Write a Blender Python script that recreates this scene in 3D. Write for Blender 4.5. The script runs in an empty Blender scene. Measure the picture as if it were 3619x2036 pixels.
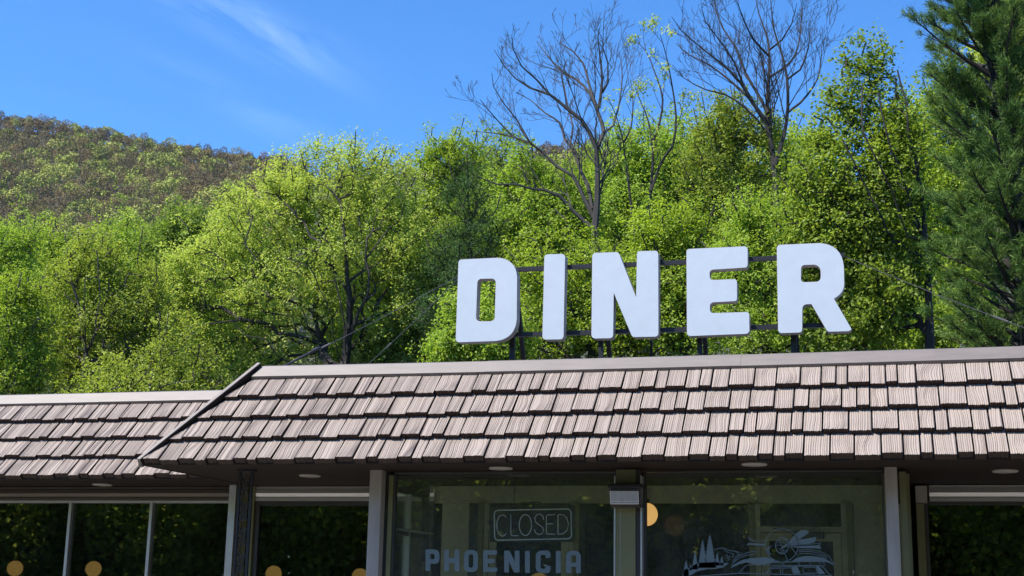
import bpy, math, random
import numpy as np
R_ = math.radians
SC = bpy.context.scene
COL = SC.collection

# ------------------------------------------------------------------ camera
FPX = 4914.0                       # focal length in photo pixels (photo 3619 wide)
PITCH, YAW, ROLL = R_(12.719), R_(15.3085), R_(1.14493)
CAM = np.array([0.0, 0.0, 1.6])
_f = np.array([-math.sin(YAW)*math.cos(PITCH), math.cos(YAW)*math.cos(PITCH), math.sin(PITCH)])
_r = np.array([math.cos(YAW), math.sin(YAW), 0.0])
_u = np.cross(_r, _f)
_r2 = _r*math.cos(ROLL) + _u*math.sin(ROLL)
_u2 = _u*math.cos(ROLL) - _r*math.sin(ROLL)
cd = bpy.data.cameras.new('camera'); cam = bpy.data.objects.new('camera', cd); COL.objects.link(cam)
cd.sensor_width = 36.0; cd.lens = FPX/3619*36; cd.clip_start = 0.1; cd.clip_end = 8000
from mathutils import Matrix, Vector
cam.matrix_world = Matrix([[_r2[0], _u2[0], -_f[0], CAM[0]], [_r2[1], _u2[1], -_f[1], CAM[1]],
                           [_r2[2], _u2[2], -_f[2], CAM[2]], [0, 0, 0, 1]])
SC.camera = cam

# ------------------------------------------------------------------ sky, sun, exposure
SUN_AZ_FROM_FRONT = 40.0           # sun to the left of the facade and this much in front of it
SUN_EL = 55.0
_b = R_(SUN_AZ_FROM_FRONT)
SUN = np.array([-math.cos(R_(SUN_EL))*math.cos(_b), -math.cos(R_(SUN_EL))*math.sin(_b), math.sin(R_(SUN_EL))])
W = bpy.data.worlds.new('World'); SC.world = W; W.use_nodes = True
nt = W.node_tree; nt.nodes.clear()
def nd(t, ty, **kw):
    n = t.nodes.new(ty)
    for k, v in kw.items(): setattr(n, k, v)
    return n
out = nd(nt, 'ShaderNodeOutputWorld'); bg = nd(nt, 'ShaderNodeBackground')
sky = nd(nt, 'ShaderNodeTexSky', sky_type='NISHITA', sun_disc=False, sun_elevation=R_(SUN_EL),
         sun_rotation=math.atan2(SUN[0], SUN[1]), altitude=300, air_density=1.0, dust_density=0.3, ozone_density=2.5)
hs = nd(nt, 'ShaderNodeHueSaturation'); hs.inputs['Saturation'].default_value = 1.22; hs.inputs['Hue'].default_value = 0.5
nt.links.new(sky.outputs[0], hs.inputs['Color'])
# thin cirrus streaks, placed by sky direction
tc = nd(nt, 'ShaderNodeTexCoord')
def ray(px, py):
    v = np.array([(px-1809.5)/FPX, (py-1018.0)/FPX, 1.0])
    return _r2*v[0] - _u2*v[1] + _f*v[2]
def skydot(v, off=0.0):
    d = nd(nt, 'ShaderNodeVectorMath', operation='DOT_PRODUCT'); d.inputs[1].default_value = tuple(float(q) for q in v); nt.links.new(tc.outputs['Generated'], d.inputs[0])
    m = nd(nt, 'ShaderNodeMath', operation='SUBTRACT'); m.inputs[1].default_value = float(off); nt.links.new(d.outputs['Value'], m.inputs[0]); return m.outputs[0]
along = _r2*.90 - _u2*.43; across = _r2*.43 + _u2*.90
def streak(px, py, width, length, amt, seed):
    c = ray(px, py); c = c/np.linalg.norm(c)
    A_ = skydot(along, c@along); B_ = skydot(across, c@across)
    cx = nd(nt, 'ShaderNodeCombineXYZ'); nt.links.new(A_, cx.inputs[0]); nt.links.new(B_, cx.inputs[1]); cx.inputs[2].default_value = seed
    mp = nd(nt, 'ShaderNodeMapping'); mp.inputs['Scale'].default_value = (6, 34, 1); nt.links.new(cx.outputs[0], mp.inputs['Vector'])
    no = nd(nt, 'ShaderNodeTexNoise'); no.inputs['Scale'].default_value = 1.0; no.inputs['Detail'].default_value = 8; no.inputs['Roughness'].default_value = .66; no.inputs['Distortion'].default_value = .9
    nt.links.new(mp.outputs[0], no.inputs['Vector'])
    f = [no.outputs['Fac']]
    for src, w in ((A_, length), (B_, width)):
        ab = nd(nt, 'ShaderNodeMath', operation='ABSOLUTE'); nt.links.new(src, ab.inputs[0])
        mr = nd(nt, 'ShaderNodeMapRange', interpolation_type='SMOOTHSTEP'); mr.inputs['From Max'].default_value = w; mr.inputs['To Min'].default_value = 1; mr.inputs['To Max'].default_value = 0
        nt.links.new(ab.outputs[0], mr.inputs['Value']); f.append(mr.outputs[0])
    m1 = nd(nt, 'ShaderNodeMath', operation='MULTIPLY'); nt.links.new(f[1], m1.inputs[0]); nt.links.new(f[2], m1.inputs[1])
    n1 = nd(nt, 'ShaderNodeMapRange'); n1.inputs['From Min'].default_value = .36; n1.inputs['From Max'].default_value = .8; n1.inputs['To Max'].default_value = amt; nt.links.new(f[0], n1.inputs['Value'])
    m2 = nd(nt, 'ShaderNodeMath', operation='MULTIPLY'); nt.links.new(m1.outputs[0], m2.inputs[0]); nt.links.new(n1.outputs[0], m2.inputs[1]); return m2.outputs[0]
s1 = streak(870, 85, .028, .125, .36, 1.3); s2 = streak(900, 400, .022, .16, .12, 4.1)
mu = nd(nt, 'ShaderNodeMath', operation='ADD', use_clamp=True); nt.links.new(s1, mu.inputs[0]); nt.links.new(s2, mu.inputs[1])
tint = nd(nt, 'ShaderNodeMix', data_type='RGBA', blend_type='MULTIPLY'); tint.inputs[0].default_value = 1.0
tint.inputs['B'].default_value = (0.72, 1.08, 1.38, 1)
nt.links.new(hs.outputs[0], tint.inputs['A'])
mx = nd(nt, 'ShaderNodeMix', data_type='RGBA'); nt.links.new(mu.outputs[0], mx.inputs[0])
nt.links.new(tint.outputs['Result'], mx.inputs['A']); mx.inputs['B'].default_value = (5.5, 7.2, 8.6, 1)
nt.links.new(mx.outputs['Result'], bg.inputs['Color']); bg.inputs['Strength'].default_value = 0.103
nt.links.new(bg.outputs[0], out.inputs['Surface'])
sl = bpy.data.lights.new('sun', 'SUN'); sl.energy = 4.8; sl.angle = R_(0.53); sl.color = (1.0, 0.945, 0.86)
so = bpy.data.objects.new('sun', sl); COL.objects.link(so)
so.rotation_euler = Vector(SUN).to_track_quat('Z', 'Y').to_euler()
SC.view_settings.view_transform = 'Standard'; SC.view_settings.look = 'None'; SC.view_settings.gamma = 1.0
SC.view_settings.exposure = 0.85; SC.view_settings.use_curve_mapping = False
SC.render.engine = 'CYCLES'
SC.cycles.max_bounces = 7; SC.cycles.diffuse_bounces = 5; SC.cycles.glossy_bounces = 3; SC.cycles.transparent_max_bounces = 16
SC.cycles.transmission_bounces = 4; SC.cycles.sample_clamp_indirect = 6.0; SC.cycles.caustics_reflective = False; SC.cycles.caustics_refractive = False
SC.cycles.use_denoising = True
try:
    SC.cycles.denoiser = 'OPENIMAGEDENOISE'; SC.cycles.denoising_input_passes = 'RGB_ALBEDO_NORMAL'; SC.cycles.denoising_prefilter = 'ACCURATE'
except Exception: pass

# ------------------------------------------------------------------ helpers
def at(px, py, Y):                  # photo pixel -> point on the plane Y = const
    d = ray(px, py); return CAM + d*(Y/d[1])
def zm(ox, oy, s, pts):             # magnified-photo coordinates -> photo pixels
    return [(ox+p[0]*s, oy+p[1]*s) for p in pts]
def ov(*p): return [(a*1.40489, b*1.40489) for a, b in p]
OV = 1.40489

def mat(name, color=(.5, .5, .5), rough=.6, metal=0.0, noise=0.0, nscale=8.0, bump=0.0, bscale=60.0, spec=0.5, stretch=(1, 1, 1), color2=None):
    m = bpy.data.materials.new(name); m.use_nodes = True; t = m.node_tree; b = t.nodes['Principled BSDF']
    b.inputs['Roughness'].default_value = rough; b.inputs['Metallic'].default_value = metal
    b.inputs['Specular IOR Level'].default_value = spec
    b.inputs['Base Color'].default_value = (*color, 1)
    tcn = nd(t, 'ShaderNodeTexCoord'); mpn = nd(t, 'ShaderNodeMapping'); mpn.inputs['Scale'].default_value = stretch
    t.links.new(tcn.outputs['Object'], mpn.inputs['Vector'])
    if noise > 0 or color2:
        n = nd(t, 'ShaderNodeTexNoise'); n.inputs['Scale'].default_value = nscale; n.inputs['Detail'].default_value = 6; n.inputs['Roughness'].default_value = .6
        r = nd(t, 'ShaderNodeValToRGB'); r.color_ramp.elements[0].position = .3; r.color_ramp.elements[1].position = .72
        a = color2 if color2 else tuple(c*(1-noise) for c in color)
        c2 = color if color2 else tuple(min(1, c*(1+noise)) for c in color)
        r.color_ramp.elements[0].color = (*a, 1); r.color_ramp.elements[1].color = (*c2, 1)
        t.links.new(mpn.outputs[0], n.inputs['Vector']); t.links.new(n.outputs['Fac'], r.inputs['Fac']); t.links.new(r.outputs['Color'], b.inputs['Base Color'])
    if bump > 0:
        n2 = nd(t, 'ShaderNodeTexNoise'); n2.inputs['Scale'].default_value = bscale; n2.inputs['Detail'].default_value = 5
        bp = nd(t, 'ShaderNodeBump'); bp.inputs['Strength'].default_value = bump; bp.inputs['Distance'].default_value = .01
        t.links.new(mpn.outputs[0], n2.inputs['Vector']); t.links.new(n2.outputs['Fac'], bp.inputs['Height']); t.links.new(bp.outputs[0], b.inputs['Normal'])
    return m

def leafmat(name, cols, transl=.5, gloss=.02, noise=.25, nscale=.6):
    """leaf material: colour differs from leaf to leaf and drifts through the crown"""
    m = bpy.data.materials.new(name); m.use_nodes = True; t = m.node_tree; t.nodes.clear()
    o = nd(t, 'ShaderNodeOutputMaterial'); g = nd(t, 'ShaderNodeNewGeometry'); r = nd(t, 'ShaderNodeValToRGB')
    e = r.color_ramp.elements
    while len(e) < len(cols): e.new(.5)
    for i, c in enumerate(cols): e[i].position = i/(len(cols)-1); e[i].color = (*c, 1)
    tcn = nd(t, 'ShaderNodeTexCoord'); n = nd(t, 'ShaderNodeTexNoise'); n.inputs['Scale'].default_value = nscale; n.inputs['Detail'].default_value = 3
    t.links.new(tcn.outputs['Object'], n.inputs['Vector'])
    ma = nd(t, 'ShaderNodeMath', operation='MULTIPLY_ADD'); ma.inputs[1].default_value = 2.2*noise*2; ma.inputs[2].default_value = -2.2*noise
    t.links.new(n.outputs['Fac'], ma.inputs[0])
    ad = nd(t, 'ShaderNodeMath', operation='ADD', use_clamp=True); t.links.new(g.outputs['Random Per Island'], ad.inputs[0]); t.links.new(ma.outputs[0], ad.inputs[1])
    t.links.new(ad.outputs[0], r.inputs['Fac'])
    d = nd(t, 'ShaderNodeBsdfDiffuse'); tr = nd(t, 'ShaderNodeBsdfTranslucent'); gl = nd(t, 'ShaderNodeBsdfGlossy'); gl.inputs['Roughness'].default_value = .55
    hv = nd(t, 'ShaderNodeHueSaturation'); hv.inputs['Value'].default_value = 1.15; hv.inputs['Saturation'].default_value = 1.05; hv.inputs['Hue'].default_value = .497
    t.links.new(r.outputs['Color'], d.inputs['Color']); t.links.new(r.outputs['Color'], hv.inputs['Color']); t.links.new(hv.outputs[0], tr.inputs['Color'])
    m1 = nd(t, 'ShaderNodeMixShader'); m1.inputs[0].default_value = transl; t.links.new(d.outputs[0], m1.inputs[1]); t.links.new(tr.outputs[0], m1.inputs[2])
    m2 = nd(t, 'ShaderNodeMixShader'); m2.inputs[0].default_value = gloss; t.links.new(m1.outputs[0], m2.inputs[1]); t.links.new(gl.outputs[0], m2.inputs[2])
    t.links.new(m2.outputs[0], o.inputs['Surface'])
    return m

def glassmat(name, tint=(.8, .85, .8), film=(.3, .32, .3), filmamt=.02, ior=1.5):
    m = bpy.data.materials.new(name); m.use_nodes = True; t = m.node_tree; t.nodes.clear()
    o = nd(t, 'ShaderNodeOutputMaterial'); tr = nd(t, 'ShaderNodeBsdfTransparent'); tr.inputs[0].default_value = (*tint, 1)
    gl = nd(t, 'ShaderNodeBsdfGlossy'); gl.inputs['Roughness'].default_value = .0
    fr = nd(t, 'ShaderNodeFresnel'); fr.inputs[0].default_value = ior
    # old plate glass is never quite flat
    tcn = nd(t, 'ShaderNodeTexCoord'); n = nd(t, 'ShaderNodeTexNoise'); n.inputs['Scale'].default_value = 1.6; n.inputs['Detail'].default_value = 2
    bp = nd(t, 'ShaderNodeBump'); bp.inputs['Strength'].default_value = .03; bp.inputs['Distance'].default_value = .001
    t.links.new(tcn.outputs['Object'], n.inputs['Vector']); t.links.new(n.outputs['Fac'], bp.inputs['Height']); t.links.new(bp.outputs[0], gl.inputs['Normal'])
    ge = nd(t, 'ShaderNodeNewGeometry'); im = nd(t, 'ShaderNodeMix', data_type='FLOAT'); im.inputs[2].default_value = ior; im.inputs[3].default_value = 1/ior
    t.links.new(ge.outputs['Backfacing'], im.inputs[0]); t.links.new(im.outputs[0], fr.inputs[0])     # both faces of the pane reflect alike
    m1 = nd(t, 'ShaderNodeMixShader'); t.links.new(fr.outputs[0], m1.inputs[0]); t.links.new(tr.outputs[0], m1.inputs[1]); t.links.new(gl.outputs[0], m1.inputs[2])
    df = nd(t, 'ShaderNodeBsdfDiffuse'); df.inputs[0].default_value = (*film, 1)
    n2 = nd(t, 'ShaderNodeTexNoise'); n2.inputs['Scale'].default_value = 5; n2.inputs['Detail'].default_value = 8
    t.links.new(tcn.outputs['Object'], n2.inputs['Vector'])
    mm = nd(t, 'ShaderNodeMath', operation='MULTIPLY'); mm.inputs[1].default_value = filmamt*2; t.links.new(n2.outputs['Fac'], mm.inputs[0])
    m2 = nd(t, 'ShaderNodeMixShader'); t.links.new(mm.outputs[0], m2.inputs[0]); t.links.new(m1.outputs[0], m2.inputs[1]); t.links.new(df.outputs[0], m2.inputs[2])
    t.links.new(m2.outputs[0], o.inputs['Surface'])
    return m

class MB:
    def __init__(s): s.v = []; s.f = []; s.mi = []
    def add(s, vs, fs, mi=0):
        o = len(s.v); s.v += [tuple(map(float, p)) for p in vs]; s.f += [tuple(i+o for i in q) for q in fs]; s.mi += [mi]*len(fs)
    def box(s, x0, x1, y0, y1, z0, z1, mi=0):
        s.add([(x0, y0, z0), (x1, y0, z0), (x1, y1, z0), (x0, y1, z0), (x0, y0, z1), (x1, y0, z1), (x1, y1, z1), (x0, y1, z1)],
              [(0, 3, 2, 1), (4, 5, 6, 7), (0, 1, 5, 4), (1, 2, 6, 5), (2, 3, 7, 6), (3, 0, 4, 7)], mi)
    def bar(s, a, b, w, h, up=(0, 0, 1), mi=0):
        a = Vector(a); b = Vector(b); d = (b-a).normalized(); x = d.cross(Vector(up)).normalized(); y = x.cross(d)
        vs = [p+x*(w/2*i)+y*(h/2*j) for p in (a, b) for i, j in ((-1, -1), (1, -1), (1, 1), (-1, 1))]
        s.add(vs, [(0, 3, 2, 1), (4, 5, 6, 7), (0, 1, 5, 4), (1, 2, 6, 5), (2, 3, 7, 6), (3, 0, 4, 7)], mi)
    def tube(s, pts, r, n=6, mi=0, closed=False):
        pts = [Vector(p) for p in pts]; m = len(pts); rs = r if hasattr(r, '__len__') else [r]*m
        vs = []; ref = Vector((.3, .2, .93))
        for i, p in enumerate(pts):
            a = pts[(i-1) % m] if (i > 0 or closed) else p; b = pts[(i+1) % m] if (i < m-1 or closed) else p
            d = (b-a).normalized(); x = d.cross(ref)
            if x.length < .1: x = d.cross(Vector((1, 0, 0)))
            x.normalize(); y = d.cross(x)
            vs += [p+(x*math.cos(2*math.pi*k/n)+y*math.sin(2*math.pi*k/n))*rs[i] for k in range(n)]
        fs = []
        for i in range(m if closed else m-1):
            j = (i+1) % m
            fs += [(i*n+k, i*n+(k+1) % n, j*n+(k+1) % n, j*n+k) for k in range(n)]
        if not closed: fs += [tuple(range(n))[::-1], tuple((m-1)*n+k for k in range(n))]
        s.add(vs, fs, mi)
    def lathe(s, prof, c=(0, 0, 0), n=24, mi=0, axis='z'):
        vs = []; m = len(prof)
        for r, h in prof:
            for k in range(n):
                a = 2*math.pi*k/n
                q = (r*math.cos(a), r*math.sin(a), h) if axis == 'z' else (r*math.cos(a), h, r*math.sin(a))
                vs.append((c[0]+q[0], c[1]+q[1], c[2]+q[2]))
        fs = [(i*n+k, i*n+(k+1) % n, (i+1)*n+(k+1) % n, (i+1)*n+k) for i in range(m-1) for k in range(n)]
        s.add(vs, fs, mi)
    def build(s, name, m, parent=None, smooth=False):
        me = bpy.data.meshes.new(name); me.from_pydata(s.v, [], s.f)
        for q in (m if isinstance(m, (list, tuple)) else [m]): me.materials.append(q)
        me.polygons.foreach_set('material_index', s.mi)
        if smooth: me.polygons.foreach_set('use_smooth', [True]*len(s.f))
        me.update(); o = bpy.data.objects.new(name, me); COL.objects.link(o)
        if parent: child(o, parent)
        return o
def child(o, p):
    o.parent = p; o.matrix_parent_inverse = Matrix.Translation(-Vector(wloc(p)))
def wloc(p): return Vector(p.location) if p.type == 'EMPTY' else Vector((0, 0, 0))
def tag(o, label=None, cat=None, group=None, kind=None):
    if label: o['label'] = label
    if cat: o['category'] = cat
    if group: o['group'] = group
    if kind: o['kind'] = kind
    return o
def thing(name, label, cat, loc=(0, 0, 0), group=None):
    o = bpy.data.objects.new(name, None); COL.objects.link(o); o.location = loc; o.empty_display_size = .2
    return tag(o, label, cat, group)
def qmesh(name, V, m, parent=None, tone=None):
    """V: (n,4,3) array of separate quads"""
    n = len(V); me = bpy.data.meshes.new(name)
    me.vertices.add(n*4); me.vertices.foreach_set('co', np.ascontiguousarray(V, dtype=np.float32).ravel())
    me.loops.add(n*4); me.loops.foreach_set('vertex_index', np.arange(n*4, dtype=np.int32))
    me.polygons.add(n); me.polygons.foreach_set('loop_start', np.arange(0, n*4, 4, dtype=np.int32))
    me.materials.append(m)
    if tone is not None:
        a = me.attributes.new('tone', 'FLOAT', 'FACE'); a.data.foreach_set('value', np.asarray(tone, dtype=np.float32))
    me.update(calc_edges=True); o = bpy.data.objects.new(name, me); COL.objects.link(o)
    if parent: child(o, parent)
    return o

# polygons with rounded corners, extruded from a plane traced at its own depth
def rounded(pts, seg=7):
    """pts: (x, y, r) -> list of (x, y)"""
    o = []; n = len(pts)
    for i in range(n):
        p = np.array(pts[i][:2], float); r = pts[i][2] if len(pts[i]) > 2 else 0
        if r <= 0: o.append(tuple(p)); continue
        a = np.array(pts[i-1][:2], float)-p; b = np.array(pts[(i+1) % n][:2], float)-p
        la, lb = np.linalg.norm(a), np.linalg.norm(b); a /= la; b /= lb
        ang = math.acos(max(-1, min(1, a@b))); d = min(r/math.tan(ang/2), la*.49 if r < 100 else la*.95, lb*.49 if r < 100 else lb*.95)
        p0 = p+a*d; p1 = p+b*d
        for k in range(seg+1):
            t = k/seg; o.append(tuple((1-t)**2*p0*1+2*t*(1-t)*(p*.86+(p0+p1)*.07)+t*t*p1))
    return o
def tri_fill(loops):
    """2D loops (outer + holes) -> verts, tris"""
    from mathutils.geometry import tessellate_polygon
    L = [[Vector((p[0], p[1], 0)) for p in l] for l in loops]
    return [p for l in loops for p in l], tessellate_polygon(L)
def solid(mb, loops2d, to3d, depth, dirv=(0, 1, 0), mi=0, mside=None, bev=0.0):
    """extrude 2D loops mapped to 3D by to3d along dirv; bev insets are not needed for flat decals"""
    vs, ts = tri_fill(loops2d); dv = np.array(dirv, float)
    P = [np.array(to3d(*p)) for p in vs]; n = len(P)
    # make the front face look towards -dirv
    for q in ts:
        a, b, c = (P[i] for i in q); nrm = np.cross(b-a, c-a)
        if np.dot(nrm, nrm) < 1e-16: continue
        flip = nrm@dv > 0; break
    F = [tuple(q) if not flip else tuple(q[::-1]) for q in ts]
    mb.add(P, F, mi)
    if depth > 0:
        mb.add([p+dv*depth for p in P], [q[::-1] for q in F], mi if mside is None else mside)
        k = 0
        for l in loops2d:
            m = len(l); A = [P[k+i] for i in range(m)]; B = [p+dv*depth for p in A]
            mb.add(A+B, [(i, (i+1) % m, m+(i+1) % m, m+i) for i in range(m)], mi if mside is None else mside); k += m
def ribbon(mb, pts, w, to3d, depth=.001, mi=0, closed=False):
    p = [np.array(q, float) for q in pts]; n = len(p); L = []; Rr = []
    for i in range(n):
        a = p[i-1] if (i > 0 or closed) else p[i]; b = p[(i+1) % n] if (i < n-1 or closed) else p[i]
        d = b-a; d = d/(np.linalg.norm(d)+1e-9); nn = np.array([-d[1], d[0]]); L.append(p[i]+nn*w/2); Rr.append(p[i]-nn*w/2)
    for i in range(n if closed else n-1):
        j = (i+1) % n
        mb.add([to3d(*L[i]), to3d(*L[j]), to3d(*Rr[j]), to3d(*Rr[i])], [(0, 1, 2, 3)], mi)
def ell(cx, cy, rx, ry, a0=0, a1=360, n=20):
    return [(cx+rx*math.cos(R_(a0+(a1-a0)*k/n)), cy+ry*math.sin(R_(a0+(a1-a0)*k/n))) for k in range(n+1)]

# ------------------------------------------------------------------ materials
M = {}
M['shake'] = mat('painted_metal_shake', (.285, .232, .196), .6, noise=.05, nscale=5, bump=.12, bscale=120)
M['butt'] = mat('shake_underlay', (.045, .030, .026), .7)
M['cap'] = mat('painted_metal_cap', (.162, .137, .124), .5, noise=.13, nscale=3.2, bump=.05, bscale=6, stretch=(1, 4, 4))
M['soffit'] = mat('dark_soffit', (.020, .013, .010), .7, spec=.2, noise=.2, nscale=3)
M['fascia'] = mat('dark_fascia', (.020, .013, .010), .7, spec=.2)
M['deck'] = mat('roof_deck', (.10, .10, .10), .9, noise=.3, nscale=2)
M['chrome'] = mat('brushed_steel', (.70, .68, .63), .34, .75, noise=.10, nscale=3, stretch=(1, 1, 12), bump=.03, bscale=20)  # recess trim steel, bright reflections put into a lighter base colour
M['alu'] = mat('aluminium', (.62, .63, .65), .34, .85, noise=.08, nscale=6)
M['post'] = mat('worn_steel_post', (.37, .33, .30), .45, .25, noise=.14, nscale=4, bump=.06, bscale=9, stretch=(3, 3, .6))
M['sage'] = mat('sage_paint', (.155, .155, .068), .5, noise=.12, nscale=4)
M['sageg'] = mat('grey_sage_paint', (.36, .37, .27), .6, noise=.12, nscale=3)
M['darkframe'] = mat('dark_frame', (.035, .035, .035), .45, noise=.2)
M['iron'] = mat('black_iron', (.018, .019, .024), .4, noise=.2, nscale=20)
M['signblack'] = mat('black_steel', (.012, .012, .016), .45, noise=.3, nscale=14)
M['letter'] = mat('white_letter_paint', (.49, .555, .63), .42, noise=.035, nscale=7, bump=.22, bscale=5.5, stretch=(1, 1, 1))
def weather(m, specks=.70, amount=.55, rust=(.20, .13, .10)):
    t = m.node_tree; b = t.nodes['Principled BSDF']; src = b.inputs['Base Color'].links[0].from_socket
    tcn = nd(t, 'ShaderNodeTexCoord'); f = []
    for sc_, st, lo in ((38, (1, 1, 1), specks), (9, (6, 1, .7), .66)):
        mpn = nd(t, 'ShaderNodeMapping'); mpn.inputs['Scale'].default_value = st; t.links.new(tcn.outputs['Object'], mpn.inputs['Vector'])
        n = nd(t, 'ShaderNodeTexNoise'); n.inputs['Scale'].default_value = sc_; n.inputs['Detail'].default_value = 4; t.links.new(mpn.outputs[0], n.inputs['Vector'])
        q = nd(t, 'ShaderNodeMapRange'); q.inputs['From Min'].default_value = lo; q.inputs['From Max'].default_value = lo+.10; q.inputs['To Max'].default_value = amount if sc_ > 20 else amount*.22
        t.links.new(n.outputs['Fac'], q.inputs['Value']); f.append(q.outputs[0])
    mx_ = nd(t, 'ShaderNodeMath', operation='MAXIMUM'); t.links.new(f[0], mx_.inputs[0]); t.links.new(f[1], mx_.inputs[1])
    c = nd(t, 'ShaderNodeMix', data_type='RGBA'); t.links.new(mx_.outputs[0], c.inputs[0]); t.links.new(src, c.inputs['A']); c.inputs['B'].default_value = (*rust, 1); t.links.new(c.outputs['Result'], b.inputs['Base Color'])
weather(M['letter']); weather(M['cap'], .72, .35, (.10, .075, .06)); weather(M['post'], .68, .4, (.12, .09, .07))
M['letterside'] = mat('grey_brown_letter_side', (.40, .36, .34), .6, noise=.18, nscale=9)  # letter sides browner and darker than the faces
M['rust'] = mat('rust_edge', (.16, .085, .06), .7)
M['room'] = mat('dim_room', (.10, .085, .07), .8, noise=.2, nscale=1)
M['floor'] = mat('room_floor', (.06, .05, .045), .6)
M['decal'] = mat('slate_vinyl', (.125, .175, .19), .5, noise=.06, nscale=10)
M['lampglass'] = mat('opal', (.33, .31, .28), .3)
M['downlight'] = mat('downlight_white', (.40, .37, .34), .4)
M['lens'] = mat('prismatic_lens', (.30, .32, .34), .18, 0, noise=.12, nscale=40, stretch=(1, 1, .3), bump=.4, bscale=90, spec=.8)
M['bronze'] = mat('dark_bronze', (.028, .025, .025), .4, noise=.2)
M['neon'] = mat('unlit_neon_tube', (.85, .87, .92), .3)
M['cable'] = mat('black_cable', (.01, .01, .01), .5)
M['wire'] = mat('steel_wire', (.16, .15, .145), .45, .7)
M['bark'] = mat('bark', (.042, .034, .028), .9, noise=.4, nscale=3, stretch=(1, 1, .3))
M['barkgrey'] = mat('grey_bark', (.085, .076, .068), .9, noise=.35, nscale=2.5, stretch=(1, 1, .3))
M['barkdark'] = mat('dark_bark', (.026, .021, .018), .9, noise=.4, nscale=3, stretch=(1, 1, .3))
M['barkpale'] = mat('pale_bark', (.062, .054, .048), .9, noise=.35, nscale=2.5, stretch=(1, 1, .3))
M['barkmid'] = mat('brown_bark', (.038, .031, .028), .9, noise=.35, nscale=2.5, stretch=(1, 1, .3))
M['asphalt'] = mat('asphalt', (.115, .105, .095), .9, noise=.25, nscale=1.5, bump=.3, bscale=300)
M['earth'] = mat('leaf_litter', (.045, .050, .018), .95, noise=.4, nscale=.7, color2=(.022, .034, .010), spec=.05)
M['grass'] = mat('meadow', (.055, .085, .025), .95, noise=.4, nscale=.4)
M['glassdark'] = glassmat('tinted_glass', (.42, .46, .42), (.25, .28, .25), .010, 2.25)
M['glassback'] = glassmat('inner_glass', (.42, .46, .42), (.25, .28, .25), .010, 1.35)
M['glass'] = glassmat('plate_glass', (.88, .92, .88), (.34, .37, .34), .045, 1.75)
glow = bpy.data.materials.new('glowing_globe'); glow.use_nodes = True
_g = glow.node_tree.nodes['Principled BSDF']; _g.inputs['Base Color'].default_value = (.6, .45, .28, 1); _g.inputs['Emission Color'].default_value = (1.0, .52, .17, 1); _g.inputs['Emission Strength'].default_value = .55; _g.inputs['Roughness'].default_value = .3
M['glow'] = glow

# ------------------------------------------------------------------ ground and terrain
def sheet(name, x0, x1, y0, y1, z, m, nx=1, ny=1, fz=None):
    mb = MB(); vs = []; fs = []
    for j in range(ny+1):
        for i in range(nx+1):
            x = x0+(x1-x0)*i/nx; y = y0+(y1-y0)*j/ny; vs.append((x, y, z if fz is None else fz(x, y)))
    for j in range(ny):
        for i in range(nx):
            a = j*(nx+1)+i; fs.append((a, a+1, a+nx+2, a+nx+1))
    mb.add(vs, fs); return mb.build(name, m)
def gz(x, y):
    if y < 24: return 0.0
    s = min(1, (y-24)/90); return 19*s*(1.5-.5*s*s)/1.0*1.0 + .6*math.sin(x*.11+y*.07)*min(1, (y-24)/15)
tag(sheet('ground', -3000, 3000, -3000, 3000, -.02, M['grass']), kind='structure')
tag(sheet('parking_lot', -40, 40, -16, 24, -.012, M['asphalt']), kind='structure')
tag(sheet('bounce_slab', -16, 6, 8.2, 13.7, -.004, mat('bounce_concrete', (.24, .22, .19), .85, noise=.15, nscale=2, bump=.2, bscale=150)), kind='structure')  # unseen slab added to bounce sunlight under the eaves and into the entry
tag(sheet('hillside', -90, 90, 23.9, 230, 0, M['earth'], 36, 40, gz), kind='structure')

# ------------------------------------------------------------------ the diner
ZE = 2.775                         # eave / soffit height
YE, YL, YW = 11.5, 12.9, 13.85     # main eave, left wing eave, window wall
TA = R_(50)
RIDGE = 3.775
XHE, XHR = -6.634, -5.863          # hip corner at the eave and at the ridge
XR = 4.2; XLL = -15.5
din = thing('diner_building', 'low roadside diner with brown shake mansard roof, steel trimmed windows and glass entry', 'diner', (-3.5, 16, 0))

# roof body (under the shakes)
def slope(Y0, s): return (Y0+s*math.cos(TA), ZE+.004+s*math.sin(TA))
SL = (RIDGE-.02-ZE)/math.sin(TA)
rf = MB()
yr, zr = slope(YE, SL)
rf.add([(XHE, YE, ZE), (XR, YE, ZE), (XR, yr, zr), (XHR, yr, zr)], [(0, 1, 2, 3)])
rf.add([(XHE, YE, ZE), (XHR, yr, zr), (XHR, 21, zr), (XHE, 21, ZE)], [(0, 1, 2, 3)])
yl, zl = slope(YL, SL)
rf.add([(XLL, YL, ZE), (XHR, YL, ZE), (XHR, yl, zl), (XLL, yl, zl)], [(0, 1, 2, 3)])
roof = rf.build('roof', M['butt'], din)
dk = MB(); dk.box(XHR, XR, yr+.05, 21, 3.52, 3.60); dk.box(XLL, XHR-.01, yl+.05, 21, 3.50, 3.58)
dk.build('roof_deck', M['deck'], roof)
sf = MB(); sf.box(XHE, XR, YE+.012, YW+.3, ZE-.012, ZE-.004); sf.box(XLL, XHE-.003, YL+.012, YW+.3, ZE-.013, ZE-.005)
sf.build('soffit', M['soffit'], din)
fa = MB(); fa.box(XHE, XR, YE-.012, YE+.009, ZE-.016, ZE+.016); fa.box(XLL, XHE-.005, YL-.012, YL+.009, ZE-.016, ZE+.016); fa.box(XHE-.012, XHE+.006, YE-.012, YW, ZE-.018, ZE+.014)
fa.build('fascia', M['fascia'], roof)

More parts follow.
